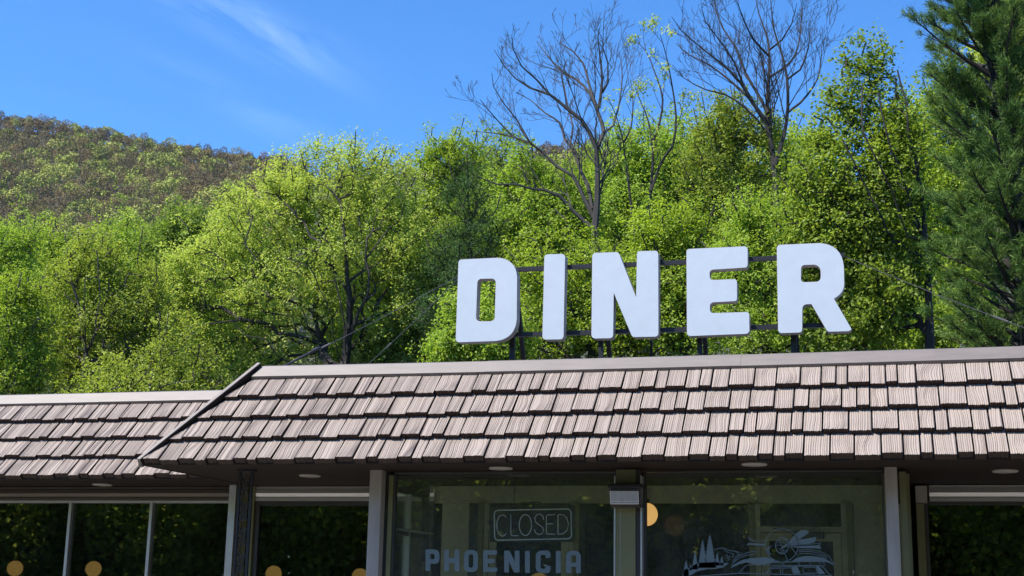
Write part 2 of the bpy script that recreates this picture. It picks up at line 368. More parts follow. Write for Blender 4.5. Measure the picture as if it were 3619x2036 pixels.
# wood-grained metal shakes: four courses, each shake its own relief
rng = np.random.default_rng(7)
N_S = np.array([0, -math.sin(TA), math.cos(TA)]); U_S = np.array([0, math.cos(TA), math.sin(TA)])
ROWS = [(-.012, .300), (.272, .585), (.558, .868), (.845, 1.165)]       # slope distance of butt and head
def shakes(x0f, x1, Y0, name, seed):
    rng = np.random.default_rng(seed); mb = MB()
    pat = [.205, .165, .13, .10, .175, .125, .10, .155, .215, .18]
    for ri, (s0, s1) in enumerate(ROWS):
        x = x0f(s0)-.35-rng.random()*.3; k = int(rng.integers(0, 10)); hi = bool(rng.integers(0, 2))
        while x < x1:
            w = pat[k % 10]*(1+rng.uniform(-.06, .06)); k += 1; hi = not hi
            xa, xb = x+.0075, x+w-.0075; x += w
            # irregular grain columns
            cols = [0.0]
            while cols[-1] < 1: cols.append(cols[-1]+rng.uniform(.006, .0125)/w)
            c = np.array(cols); c = c/c[-1]; nc = len(c); nv = 7
            hgt = np.where(np.arange(nc) % 2 == 0, rng.uniform(0, .0015, nc), rng.uniform(.005, .0088, nc))
            # some grooves go missing, some run deep
            hgt[rng.random(nc) < .12] = .005
            v = np.linspace(0, 1, nv)
            bend = rng.choice([-1, 1])*rng.uniform(.0, .13)*np.sin(v*math.pi*rng.uniform(.6, 1.3)+rng.uniform(0, .6)) + rng.uniform(-.05, .05)*np.sin(v*7+rng.uniform(0, 6))
            skew = rng.uniform(-.16, .16)*(v-.5) if rng.random() < .35 else 0*v
            th0 = .066 if hi else .055; drop = (.0 if hi else .012)
            butt = s0-drop+rng.uniform(-.003, .003)
            jag = rng.uniform(-.003, .003, nc)
            P = np.zeros((nv, nc, 3))
            for j in range(nv):
                cc = np.clip(c+(bend[j]+skew[j])*np.sin(c*math.pi), 0, 1)
                X = xa+cc*(xb-xa); s = butt+(s1-butt)*v[j]+(jag if j == 0 else 0)
                th = th0*(1-.90*v[j])+hgt*(1-.25*v[j])
                P[j] = np.outer(np.ones(nc), np.array([0, Y0, ZE+.004]))+np.outer(np.ones(nc)*s if np.isscalar(s) else s, U_S)+np.outer(th, N_S)
                P[j, :, 0] = X
            # clip against the hip: drop columns left of it
            lim = np.array([x0f(butt+(s1-butt)*q) for q in v])
            if xb < lim.min()-.0: continue
            if xa < lim.max():
                P[:, :, 0] = np.maximum(P[:, :, 0], lim[:, None])
                if (P[0, -1, 0]-P[0, 0, 0]) < .004 and (P[-1, -1, 0]-P[-1, 0, 0]) < .004: continue
            F = [(j*nc+i, j*nc+i+1, (j+1)*nc+i+1, (j+1)*nc+i) for j in range(nv-1) for i in range(nc-1)]
            mb.add(P.reshape(-1, 3), F, 0)
            # butt end and the two edges
            B = P[0].copy(); B[:, 1:] = B[:, 1:]-np.outer(np.full(nc, th0+.004), N_S)[:, 1:]
            mb.add(np.vstack([P[0], B]), [(i+1, i, nc+i, nc+i+1) for i in range(nc-1)], 1)
            for ci, fl in ((0, 0), (nc-1, 1)):
                E = P[:, ci]; G = E-N_S*(th0+.002)
                mb.add(np.vstack([E, G]), [((j, j+1, nv+j+1, nv+j) if not fl else (j+1, j, nv+j, nv+j+1)) for j in range(nv-1)], 1)
    return mb.build(name, [M['shake'], M['buttp']], roof)
M['buttp'] = mat('shake_edge', (.030, .015, .011), .7)  # red-brown edge colour, darkened to put the row shadow into it
hipx = lambda s: XHE+.03+(XHR-XHE)*max(0, s)/SL
shakes(hipx, XR-.1, YE, 'shingle_course', 11)
shakes(lambda s: XLL+.3, -6.2, YL, 'shingle_course', 23)
# ridge cap with lapped joints; it sags a little, as the photo's does
def capz(x):
    return .012*((x+2.2)/3.6)**2-.006
def cap(x0, x1, Y0, skewl, name):
    mb = MB(); segs = [x0]
    while segs[-1] < x1-.6: segs.append(min(x1, segs[-1]+2.35))
    if segs[-1] < x1: segs[-1] = x1
    for i in range(len(segs)-1):
        a, b = segs[i], segs[i+1]; lap = .0025*(i % 2); nn = 6
        pts = []
        for k in range(nn+1):
            x = a+(b-a)*k/nn - (.0 if k else 0.0); dz = capz(x) if Y0 == YE else 0
            sk = skewl if (i == 0 and k == 0) else 0
            q = []
            for (s, h) in ((1.120, .020), (1.128, .046+lap), (1.268, .050+lap), (1.300, .030+lap)):
                p = np.array([0, Y0, ZE+.004])+U_S*s+N_S*h; p[0] = x+sk*(s-1.12); p[2] += dz; q.append(p)
            p = q[-1].copy(); p[1] += .18; p[2] += .005; q.append(p); q2 = p.copy(); q2[2] -= .25; q.append(q2)
            pts.append(q)
        m = len(pts[0])
        mb.add([p for q in pts for p in q], [(k*m+j, (k+1)*m+j, (k+1)*m+j+1, k*m+j+1) for k in range(nn) for j in range(m-1)])
    return mb.build(name, M['cap'], roof)
cap(XHR-.075, XR, YE, .45, 'ridge_cap')
cap(XLL, XHR+.3, YL, 0, 'ridge_cap')
hc = MB()
A = np.array([XHE-.012, YE-.012, ZE-.004]); B = np.array([XHR-.03, slope(YE, 1.27)[0]-.01, slope(YE, 1.27)[1]+.03])
hd = (B-A)/np.linalg.norm(B-A); side = np.array([1., 0, 0]); nn_ = np.cross(side, hd); nn_ = np.array([0, -.64, .77])
he = np.cross(hd, N_S); he /= np.linalg.norm(he)
if he[0] < 0: he = -he
def hipsec(p): return [p+np.array([-.05, .06, -.03]), p+N_S*.062-he*.022, p+N_S*.066+he*.016, p+N_S*.060+he*.019, p-N_S*.03+he*.022]
a5, b5 = hipsec(A), hipsec(B)
hc.add(a5+b5, [(i, i+1, 6+i, 5+i) for i in range(4)]+[(0, 1, 2, 3, 4), (9, 8, 7, 6, 5)], 0)
hc.mi[3] = 1  # right side face takes a dark colour that stands in for its shade
hc.build('hip_cap', [M['cap'], M['fascia']], roof)

# window wall, header trim and the rooms behind
wl = MB()
X_PIL0, X_PIL1 = at(812, 1800, 13.7)[0], at(836, 1800, 13.7)[0]
wl.box(XLL, XR, YW+.06, YW+.14, 0, .85)                        # low wall under the windows
wl.box(XLL, at(1562, 1800, YW)[0], YW+.06, YW+.14, 2.61, ZE-.014)
wl.box(at(3240, 1800, YW)[0], XR, YW+.06, YW+.14, 2.61, ZE-.014)
wl.build('wall', M['sage'], din)
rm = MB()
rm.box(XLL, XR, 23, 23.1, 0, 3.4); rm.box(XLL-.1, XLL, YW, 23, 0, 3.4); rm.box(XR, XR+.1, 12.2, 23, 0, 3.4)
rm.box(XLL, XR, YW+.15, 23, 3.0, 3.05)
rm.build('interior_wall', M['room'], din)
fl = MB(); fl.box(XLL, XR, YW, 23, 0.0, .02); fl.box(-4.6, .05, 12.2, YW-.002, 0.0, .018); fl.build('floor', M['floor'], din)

def header(x0, x1, m, name='window_header'):
    mb = MB(); y = YW-.02
    prof = [(.03, 2.772), (-.018, 2.770), (-.02, 2.748), (.012, 2.745), (.012, 2.741), (-.02, 2.738), (-.028, 2.700), (-.02, 2.664), (.012, 2.661), (.012, 2.657), (-.02, 2.654), (-.022, 2.622), (-.010, 2.618), (.07, 2.616)]
    vs = [(x, y+p[0], p[1]-.016) for x in (x0, x1) for p in prof]; m_ = len(prof)
    mb.add(vs, [(i, m_+i, m_+i+1, i+1) for i in range(m_-1)]+[tuple(range(m_)), tuple(range(2*m_-1, m_-1, -1))])
    return mb.build(name, m, din)
M['chromed'] = mat('steel_dark_reflection', (.15, .13, .105), .42, .6, noise=.14, nscale=3, stretch=(1, 1, 12))  # same trim steel, with the dark tree reflections put into its colour
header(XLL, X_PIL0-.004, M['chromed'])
xh0, xh1 = at(905, 1740, YW)[0], -4.57
header(xh0, xh1, M['chrome'])
header(at(3284, 1740, YW)[0], XR, M['chrome'])
pm = MB(); pm.box(X_PIL0, X_PIL1, 13.66, YW+.02, 0, ZE-.016); pm.build('pilaster', M['alu'], din)

def window(name, x0, x1, z0, z1, Y, gm, bars=(), barw=.034, frame=.03, fm=None, inner=True, blind=0.0):
    """frame as the window, its pane as a sub-part"""
    fm = fm or M['alu']; mb = MB()
    d0, d1 = Y-.03, Y+.03
    mb.box(x0, x0+frame, d0, d1, z0, z1); mb.box(x1-frame, x1, d0, d1, z0, z1)
    mb.box(x0+frame, x1-frame, d0+.002, d1-.002, z1-frame, z1); mb.box(x0+frame, x1-frame, d0+.002, d1-.002, z0, z0+frame)
    for bx in bars: mb.box(bx-barw/2, bx+barw/2, d0-.012, d1, z0+frame, z1-frame)
    w = mb.build(name, fm, din)
    pb = MB(); pb.box(x0+frame, x1-frame, Y+.002, Y+.008, z0+frame, z1-frame); pb.build('pane', gm, w)
    if blind:
        bb = MB(); bb.box(x0+.02, x1-.02, Y+.08, Y+.10, z1-blind, z1); bb.build('blind', M['blind'], w)
    return w
M['blind'] = mat('rolled_blind', (.19, .20, .16), .7, noise=.15, nscale=3, stretch=(1, 1, 8))
ZT = 2.602
# left wing: a run of tall panes between aluminium mullions
xm1, xm2 = at(252, 1830, YW)[0], at(538, 1830, YW)[0]
gap = xm2-xm1
bars = [xm1-gap*k for k in range(3, 0, -1)]+[xm1, xm2]
bars = [b for b in bars if b > XLL+.3]
window('window', XLL+.1, X_PIL0-.006, .85, ZT, YW, M['glassdark'], bars, blind=.105, frame=.022)
# recess window between the iron column and the entry
jb = MB(); jb.box(at(884, 1850, YW)[0], at(903, 1850, YW)[0], YW-.06, YW+.05, 0, ZE-.018); jb.box(X_PIL1+.004, at(871, 1850, YW)[0], YW+.0, YW+.05, 0, ZE-.018)
jb.build('jamb', M['sage'], din)
window('window', at(905, 1850, YW)[0], -4.58, .85, ZT, YW, M['glassdark'], (), frame=.045, fm=M['darkframe'], blind=.16)
# right recess window
window('window', at(3270, 1850, YW)[0], XR-.05, .85, ZT, YW, M['glassdark'], (), frame=.03, fm=M['darkframe'])
jb = MB(); jb.box(at(3240, 1850, YW)[0], at(3268, 1850, YW)[0], YW-.05, YW+.05, 0, 2.58); jb.build('jamb', M['sage'], din)
bx = MB(); bx.box(at(3240, 1850, YW-.1)[0], at(3281, 1850, YW-.1)[0], YW-.12, YW-.02, 2.585, 2.742); bx.build('end_box', M['post'], din)

# glazed entry
YG = 12.25
def post(px0, px1, Y, d, m, name='post', z1=ZE-.014):
    mb = MB(); x0, x1 = at(px0, 1850, Y)[0], at(px1, 1850, Y)[0]; c = .012
    vs = [(x0, Y+c), (x0+c, Y), (x1-c, Y), (x1, Y+c), (x1, Y+d), (x0, Y+d)]
    mb.add([(a, b, z) for z in (0, z1) for a, b in vs], [(i, (i+1) % 6, 6+(i+1) % 6, 6+i) for i in range(6)]+[tuple(range(6))[::-1], tuple(range(6, 12))])
    return mb.build(name, m, din)
post(1299, 1341, 12.1, .12, M['post'], 'corner_post')
post(3133, 3178, 12.08, .12, M['post'], 'corner_post')
en = MB()
xa, xb = at(1345, 1850, YG)[0], at(1372, 1850, YG)[0]
en.box(at(1375, 1850, YG)[0], at(1390, 1850, YG)[0], YG-.045, YG+.05, 0, 2.72); en.build('jamb', M['sage'], din)
xp0, xp1 = at(2170, 1850, 12.12)[0], at(2270, 1850, 12.12)[0]
mp_ = MB(); mp_.box(xp0+.016, xp0+.19, 12.12, 12.28, 0, ZE-.02); mp_.build('centre_post', M['sage'], din)
mp_ = MB(); mp_.box(xp0, xp0+.014, 12.112, 12.28, 0, 2.70); mp_.box(xp1-.016, xp1, 12.112, 12.28, 0, 2.70); mp_.box(xp0+.055, xp0+.058, 12.117, 12.121, 0, 2.6)
mp_.build('steel_strip', M['alu'], din)
mp_ = MB(); mp_.box(xp0+.192, xp1-.018, 12.135, 12.28, 0, ZE-.02); mp_.build('reveal', M['darkframe'], din)
GLX0, GLX1 = at(1392, 1850, YG)[0], at(3128, 1850, YG)[0]
fm1 = window('window', GLX0, xp0-.002, .35, ZE-.02, YG, M['glass'], (), frame=.014, fm=M['darkframe'])
fm2 = window('window', xp1+.002, GLX1, .35, ZE-.02, YG, M['glass'], (), frame=.014, fm=M['darkframe'])
jb = MB(); jb.box(GLX1+.002, GLX1+.022, YG-.04, YG+.05, 0, 2.72); jb.box(.07, .125, 12.21, 12.40, 0, 2.735); jb.box(.10, .155, 12.41, 12.7, 0, 2.735); jb.build('jamb', M['sage'], din)
sm = MB(); sm.box(.105, .15, 12.71, 12.80, 0, 2.74); sm.box(.105, .15, 13.5, YW-.06, 0, 2.74); sm.build('side_frame', M['alu'], din)
sg = MB(); sg.box(.118, .124, 12.80, 13.5, .1, 2.70); sg.build('side_pane', M['glass'], din)
# left flank of the entry, seen through the front glass
sw = MB(); x = -4.545
sw.box(x-.03, x+.03, 12.33, 12.40, 0, ZE-.02); sw.box(x-.03, x+.03, 13.42, 13.50, 0, ZE-.02); sw.box(x-.03, x+.03, 12.40, 13.42, 2.60, ZE-.02); sw.box(x-.025, x+.03, 12.40, 13.42, 2.20, 2.235)
sw.build('side_frame', M['darkframe'], din)
sw = MB(); sw.box(x-.02, x+.04, 12.90, 12.925, 0, 2.60); sw.box(x+.03, x+.13, 12.5, 13.35, 2.24, 2.252); sw.build('push_rail', M['alu'], din)
sg = MB(); sg.box(x-.003, x+.003, 12.40, 13.42, .1, 2.60); sg.build('side_pane', M['glass'], din)
# back wall of the entry: panels, transoms and two doors
bw = MB(); X = lambda p: at(p, 1850, YW)[0]
def wallbox(p0, p1, z0, z1, y0=YW, y1=YW+.08): bw.box(X(p0), X(p1), y0, y1, z0, z1)
wallbox(1520, 3175, 2.585, ZE-.016)
wallbox(1562, 1657, 0, 2.583); wallbox(3016, 3200, 0, 2.583)
bw.build('entry_wall', M['sageg'], din)
bw = MB(); wallbox(1658, 1692, 0, 2.583, YW+.03, YW+.1); wallbox(2052, 2066, 0, 2.583, YW+.03, YW+.1); bw.build('dark_panel', M['darkframe'], din)
def door(p0, p1, glassy=True):
    x0, x1 = X(p0), X(p1)
    fr = MB(); fr.box(x0, x0+.055, YW-.05, YW+.06, 0, 2.583); fr.box(x1-.055, x1, YW-.05, YW+.06, 0, 2.583); dfr = fr.build('door_frame', M['sage'], din)
    tr_ = MB(); a, b = x0+.057, x1-.057
    tr_.box(a, a+.05, YW-.03, YW+.04, 0, 2.582); tr_.box(b-.05, b, YW-.03, YW+.04, 0, 2.582); tr_.box(a+.05, b-.05, YW-.03, YW+.04, 2.31, 2.36)
    tr_.build('transom_frame', M['sageg'], dfr)
    pb = MB(); pb.box(a+.05, b-.05, YW, YW+.006, 2.36, 2.581); pb.build('pane', M['glassback'], dfr)
    a += .056; b -= .056; st = .075
    lf = MB(); lf.box(a, a+st, YW-.015, YW+.035, .02, 2.30); lf.box(b-st, b, YW-.015, YW+.035, .02, 2.30); lf.box(a+st, b-st, YW-.013, YW+.033, 2.225, 2.30); lf.box(a+st, b-st, YW-.013, YW+.033, .02, .25)
    lf = lf.build('door', M['sageg'], din)
    pb = MB(); pb.box(a+st, b-st, YW+.004, YW+.010, .25, 2.225); pb.build('pane', M['glassback'], lf)
    cl = MB(); cl.box(b-.45, b-.16, YW-.09, YW-.02, 2.245, 2.300); cl.bar((b-.42, YW-.06, 2.31), (b-.62, YW-.16, 2.335), .02, .012); cl.bar((b-.62, YW-.16, 2.335), (b-.5, YW-.04, 2.345), .02, .012); cl.build('door_closer', M['darkframe'], lf)
door(1694, 2050)
door(2648, 3014)
eb = MB(); eb.box(X(2067), X(2646), YW+.02, YW+.026, .3, 2.583); eb.build('entry_pane', M['glassback'], din)

# vinyl lettering and artwork on the entry glass
Z3 = lambda x, y: at(1350+x*.3106, 1600+y*.3106, YG-.0015)
Z9 = lambda x, y: at(2350+x*.27174, 1780+y*.27174, YG-.0015)
lt = MB()
def glyph(ch, x0, y0, x1, y1, s):
    """blocky rounded capitals in a box; s = stem width"""
    r = 26; w = x1-x0
    if ch == 'I': return [[(x0, y0, 8), (x1, y0, 8), (x1, y1, 8), (x0, y1, 8)]]
    if ch == 'P': return [[(x0, y0, 8), (x1, y0, 60), (x1, y0+165, 55), (x0+s, y0+165, 0), (x0+s, y1, 8), (x0, y1, 8)], [(x0+s, y0+52, 8), (x1-s, y0+52, 22), (x1-s, y0+112, 22), (x0+s, y0+112, 8)]]
    if ch == 'H':
        m = (y0+y1)/2; return [[(x0, y0, 8), (x0+s, y0, 8), (x0+s, m-28, 0), (x1-s, m-28, 0), (x1-s, y0, 8), (x1, y0, 8), (x1, y1, 8), (x1-s, y1, 8), (x1-s, m+28, 0), (x0+s, m+28, 0), (x0+s, y1, 8), (x0, y1, 8)]]
    if ch == 'O': return [[(x0, y0, 62), (x1, y0, 62), (x1, y1, 62), (x0, y1, 62)], [(x0+s, y0+50, 22), (x1-s, y0+50, 22), (x1-s, y1-50, 22), (x0+s, y1-50, 22)]]
    if ch == 'E':
        m = (y0+y1)/2; return [[(x0, y0, 8), (x1, y0, 8), (x1, y0+50, 6), (x0+s, y0+50, 8), (x0+s, m-25, 8), (x1-28, m-25, 6), (x1-28, m+25, 6), (x0+s, m+25, 8), (x0+s, y1-50, 8), (x1, y1-50, 6), (x1, y1, 8), (x0, y1, 8)]]
    if ch == 'N': return [[(x0, y0, 8), (x0+s+8, y0, 8), (x1-s, y0+125, 0), (x1-s, y0, 8), (x1, y0, 8), (x1, y1, 8), (x1-s-8, y1, 8), (x0+s, y0+125, 0), (x0+s, y1, 8), (x0, y1, 8)]]
    if ch == 'C': return [[(x0, y0, 62), (x1, y0, 62), (x1, y0+80, 6), (x1-s, y0+88, 6), (x1-s, y0+50, 18), (x0+s, y0+50, 18), (x0+s, y1-50, 18), (x1-s, y1-50, 18), (x1-s, y1-88, 6), (x1, y1-80, 6), (x1, y1, 62), (x0, y1, 62)]]
    if ch == 'A': return [[(x0, y0, 66), (x1, y0, 66), (x1, y1, 8), (x1-s, y1, 8), (x1-s, y0+185, 0), (x0+s, y0+185, 0), (x0+s, y1, 8), (x0, y1, 8)], [(x0+s, y0+52, 20), (x1-s, y0+52, 20), (x1-s, y0+135, 0), (x0+s, y0+135, 0)]]
for ch, x0, x1, y0, y1 in (('P', 495, 655, 1100, 1345), ('H', 707, 880, 1104, 1350), ('O', 932, 1092, 1106, 1358), ('E', 1150, 1310, 1110, 1356), ('N', 1390, 1565, 1114, 1363), ('I', 1628, 1682, 1117, 1367), ('C', 1750, 1918, 1113, 1370), ('I', 1978, 2035, 1118, 1370), ('A', 2095, 2262, 1115, 1371)):
    solid(lt, [rounded(l, 4) for l in glyph(ch, x0, y0, x1, y1, 54)], Z3, 0.0)
lt.build('window_lettering', M['decal'], fm1)
ar = MB()
def fir(xc, yt, yb, hw, n=9):
    L = []; Rr = []
    for i in range(n+1):
        t = i/n; y = yt+(yb-yt)*t; w = hw*t**.8+3
        L += [(xc-w, y), (xc-w*.72, y+6)]; Rr += [(xc+w, y), (xc+w*.72, y+6)]
    return [[(xc, yt-8)]+Rr+L[::-1]]
for a in ((585, 400, 830, 85), (490, 470, 830, 62), (392, 625, 850, 42), (275, 740, 960, 48), (680, 640, 800, 34), (740, 690, 800, 26), (335, 790, 860, 22)): solid(ar, fir(*a), Z9, 0.0)
solid(ar, [[(225, 945), (250, 860), (330, 830), (430, 770), (650, 760), (830, 775), (760, 830), (640, 850), (560, 850), (420, 880), (320, 940)]], Z9, 0.0)
# range of hills behind the firs
ribbon(ar, [(640, 605), (700, 580), (770, 580), (840, 610), (940, 625), (1010, 650), (930, 700), (880, 745)], 9, Z9)
for q in ([(770, 600), (830, 640), (790, 670), (850, 690)], [(850, 640), (900, 660), (870, 700)], [(930, 630), (960, 660), (905, 700), (930, 715)], [(800, 690), (845, 720), (815, 740)]): ribbon(ar, q, 9, Z9)
solid(ar, [[(900, 720), (940, 670), (1010, 650), (960, 690), (920, 740)]], Z9, 0.0)
# canoe, skis, paddle and snowshoes on the roof rack
solid(ar, [[(858, 838), (900, 790), (1000, 735), (1120, 708), (1300, 697), (1390, 715), (1440, 752), (1650, 752), (1710, 705), (1820, 680), (1950, 685), (2060, 705), (2150, 755), (2212, 808), (2120, 765), (2020, 748), (1700, 752), (1400, 765), (1300, 790), (1180, 790), (1060, 765), (960, 790), (885, 828)]], Z9, 0.0)
for q in ([(865, 820), (900, 750), (960, 690), (1060, 640), (1200, 612)], [(890, 770), (960, 712), (1060, 672), (1190, 650)], [(1740, 605), (1900, 600), (2030, 625), (2130, 680), (2205, 800)], [(1740, 625), (1890, 622), (2010, 645), (2110, 695)], [(1740, 655), (1880, 648), (2010, 672), (2110, 715)]): ribbon(ar, q, 8, Z9)
ribbon(ar, ell(1520, 540, 215, 215, 0, 360, 36), 9, Z9, closed=False)
for k in range(9):
    a = R_(140+k*9); ribbon(ar, [(1520+210*math.cos(a), 560+200*math.sin(a)*-1+130-k*16), (1520+160*math.cos(a), 545+200*math.sin(a)*-1+130-k*16)], 8, Z9)
ribbon(ar, ell(1523, 548, 84, 105, 0, 360, 28), 10, Z9)
for q in ([(1470, 500), (1575, 505)], [(1450, 540), (1560, 545)], [(1500, 615), (1590, 610)], [(1490, 632), (1580, 634)], [(1480, 450), (1600, 755)], [(1540, 450), (1740, 690)]): ribbon(ar, q, 7, Z9)
solid(ar, [[(1480, 605), (1530, 555), (1620, 490), (1690, 400), (1760, 350), (1850, 345), (1875, 375), (1800, 430), (1700, 500), (1590, 555)]], Z9, 0.0)
solid(ar, [[(1590, 548), (1760, 470), (1900, 445), (1975, 432), (1950, 500), (1860, 530), (1720, 545)]], Z9, 0.0)
solid(ar, [[(1590, 560), (1800, 548), (1960, 545), (2010, 535), (2020, 560), (2035, 590), (1950, 580), (1760, 578)]], Z9, 0.0)
ribbon(ar, [(1720, 540), (1900, 528), (2000, 515), (2032, 495), (2020, 530), (1960, 548)], 8, Z9)
solid(ar, [[(1060, 545), (1090, 510), (1180, 520), (1300, 522), (1300, 545), (1200, 545), (1120, 532)]], Z9, 0.0)
ribbon(ar, [(1160, 478), (1120, 465), (1080, 425), (1085, 460), (1150, 487), (1300, 488)], 8, Z9)
# the estate car below them
ribbon(ar, [(1340, 800), (1385, 768), (1700, 758), (2030, 752), (2085, 785), (2080, 805), (1360, 800)], 8, Z9)
for x0 in (1530, 1740, 1880, 2010): ribbon(ar, [(x0, 760), (x0+10, 800)], 8, Z9)
ribbon(ar, [(960, 900), (1060, 800), (1140, 795), (1330, 800)], 8, Z9)
ribbon(ar, [(1310, 915), (1380, 825), (1700, 815), (2030, 808), (2070, 840), (2130, 915), (2180, 940)], 9, Z9)
ribbon(ar, [(330, 955), (600, 930), (1000, 905), (1300, 915), (1800, 925), (2180, 940)], 10, Z9)
for q in ([(1375, 910), (1380, 845), (1500, 838), (1505, 910)], [(1530, 910), (1525, 840), (1640, 835), (1670, 905)], [(1800, 905), (1795, 832), (1960, 828), (1980, 905)], [(1800, 905), (1980, 905)]): ribbon(ar, q, 9, Z9)
solid(ar, [[(1645, 818), (1720, 815), (1765, 910), (1675, 915)]], Z9, 0.0)
solid(ar, [[(1965, 815), (2000, 812), (2090, 915), (1995, 918)]], Z9, 0.0)
ar.build('window_artwork', M['decal'], fm2)

# ------------------------------------------------------------------ things on and under the roof
def downlight(px, py, label):
    p = at(px, py, 12.0); d = ray(px, py); t = (ZE-.016-CAM[2])/d[2]; p = CAM+d*t
    o = thing('soffit_light', label, 'ceiling light', (p[0], p[1], p[2]), 'round lights in the soffit')
    mb = MB(); mb.lathe([(.105, .003), (.108, -.006), (.098, -.013), (.080, -.014)], p); mb.build('trim_ring', M['downlight'], o, True)
    mb = MB(); mb.lathe([(.080, -.013), (.05, -.018), (.0005, -.020)], p); mb.build('diffuser', M['lampglass'], o, True)
downlight(1096, 1680, 'round white soffit light above the recessed window beside the iron column')
downlight(1770, 1654, 'round white soffit light above the hanging CLOSED sign')
downlight(2666, 1640, 'round white soffit light above the ski and car artwork window')
downlight(3552, 1664, 'round white soffit light over the recessed window at the right edge')
downlight(362, 1712, 'round white soffit light under the lower left wing eave')

# ornate wrought-iron column under the roof corner
xc = at(860, 1850, 12.04)[0]
ic = thing('iron_column', 'black wrought iron porch column with scrollwork under the roof corner', 'column', (xc, 12.04, 0))
for dx in (-.062, .062):
    mb = MB(); mb.box(xc+dx-.011, xc+dx+.011, 12.03, 12.052, 0, ZE-.03); mb.build('upright', M['iron'], ic)
mb = MB(); z = .25
while z < 2.7:
    for sgn in (1, -1):
        pts = []
        for k in range(26):
            t = k/25; a = t*2.2*math.pi*1.35; rr = .040*(1-t*.78); pts.append((xc+sgn*(.008+rr*math.cos(a)), 12.041, z+sgn*.03+rr*1.7*math.sin(a)*1.0+.0))
        mb.tube(pts, .0055, 5)
        pts = [(xc+sgn*(.05*math.cos(q)), 12.041, z+.13+.075*math.sin(q)) for q in np.linspace(-1.5, 1.5, 12)]; mb.tube(pts, .0055, 5)
    z += .235
mb.build('scrollwork', M['iron'], ic)
mb = MB(); mb.box(xc-.085, xc+.085, 12.0, 12.085, ZE-.03, ZE-.0165); mb.box(xc-.085, xc+.085, 12.0, 12.085, -.01, .015); mb.build('plate', M['iron'], ic)

# wall pack floodlight on the centre post
wx0, wx1 = at(2150, 1750, 12.0)[0], at(2276, 1750, 12.0)[0]
zt, zb = at(2213, 1710, 12.0)[2], at(2213, 1793, 12.0)[2]
wp = thing('wall_light', 'dark bronze wall pack floodlight with prismatic glass on the green centre post', 'wall light', ((wx0+wx1)/2, 12.11, zb))
mb = MB(); c = .02
def wsec(z, y0, ins): return [(wx0+ins, 12.11, z), (wx0+ins, y0+c, z), (wx0+ins+c, y0, z), (wx1-ins-c, y0, z), (wx1-ins, y0+c, z), (wx1-ins, 12.11, z)]
secs = [wsec(zb, 12.02, .022), wsec(zb+.02, 11.985, .014), wsec(zb+.03, 11.99, .012), wsec(zt-.05, 11.965, .002), wsec(zt-.035, 11.94, 0), wsec(zt-.012, 11.945, .004), wsec(zt, 11.99, .02)]
mb.add([p for s in secs for p in s], [(i*6+k, i*6+(k+1) % 6, (i+1)*6+(k+1) % 6, (i+1)*6+k) for i in range(6) for k in range(6)]+[tuple(range(6))[::-1], tuple(range(36, 42))])
mb.build('housing', M['bronze'], wp)
lx0, lx1 = at(2156, 1750, 11.96)[0]+.003, at(2256, 1750, 11.96)[0]
mb = MB(); 
za, zb2 = zb+.030, zt-.066
mb.add([(lx0, 11.972, za), (lx1, 11.972, za), (lx1, 11.948, zb2), (lx0, 11.948, zb2), (lx0, 12.0, za), (lx1, 12.0, za), (lx1, 12.0, zb2), (lx0, 12.0, zb2)], [(0, 1, 2, 3), (0, 4, 5, 1), (1, 5, 6, 2), (2, 6, 7, 3), (3, 7, 4, 0)])
mb.build('lens', M['lens'], wp)
mb = MB(); mb.tube([(lx0-.002, 11.970, za-.002), (lx1+.002, 11.970, za-.002)], .004, 5); mb.tube([(lx0-.002, 11.966, za+.02), (lx1+.002, 11.966, za+.02)], .0025, 5); mb.tube([(lx0, 11.970, za), (lx0, 11.946, zb2)], .003, 5); mb.tube([(lx1, 11.970, za), (lx1, 11.946, zb2)], .003, 5)
mb.build('lens_frame', M['alu'], wp)

# the unlit CLOSED neon
YN = YG+.09
Zn = lambda x, y: at(1350+x*.3106, 1600+y*.3106, YN)
Zb = lambda x, y: at(1350+x*.3106, 1600+y*.3106, YN+.02)
pc = Zb(1710, 800)
nn = thing('neon_sign', 'unlit CLOSED neon sign on black board hanging behind the entry glass', 'sign', tuple(pc))
mb = MB(); solid(mb, [rounded([(1225, 592, 18), (2195, 588, 40), (2196, 1015, 10), (1225, 1018, 10)], 4)], Zb, .012)
mb.build('backing_board', M['cable'], nn)
mb = MB(); mb.tube([Zn(*p) for p in rounded([(1278, 655, 45), (2150, 640, 45), (2158, 978, 45), (1282, 996, 45)], 6)], .0056, 6, closed=True); mb.build('border_tube', M['neon'], nn, True)
mb = MB()
for q in (ell(1372, 828, 66, 120, -50, -310, 22), [(1465, 705), (1467, 900), (1470, 938), (1490, 944), (1555, 945)], ell(1632, 823, 70, 119, 0, 360, 26),
          [(1838, 762), (1832, 722), (1800, 697), (1760, 708), (1738, 745), (1745, 785), (1790, 822), (1828, 850), (1838, 885), (1822, 920), (1786, 931), (1748, 912), (1735, 872)],
          [(1970, 704), (1890, 706), (1872, 720), (1870, 760), (1870, 905), (1880, 926), (1970, 928)], [(1870, 812), (1945, 808)],
          [(2003, 925), (2003, 715), (2015, 703), (2060, 706), (2103, 742), (2123, 815), (2105, 885), (2060, 922), (2003, 926)]):
    mb.tube([Zn(*p) for p in q], .0046, 5)
mb.build('letter_tubes', M['neon'], nn, True)
mb = MB(); mb.tube([Zn(*p) for p in ((1522, 255), (1518, 350), (1506, 480), (1500, 600))], .0035, 5); mb.tube([Zn(*p) for p in ((1535, 600), (1580, 575), (1640, 570), (1780, 565), (1835, 595))], .006, 5); mb.build('cord', M['cable'], nn)

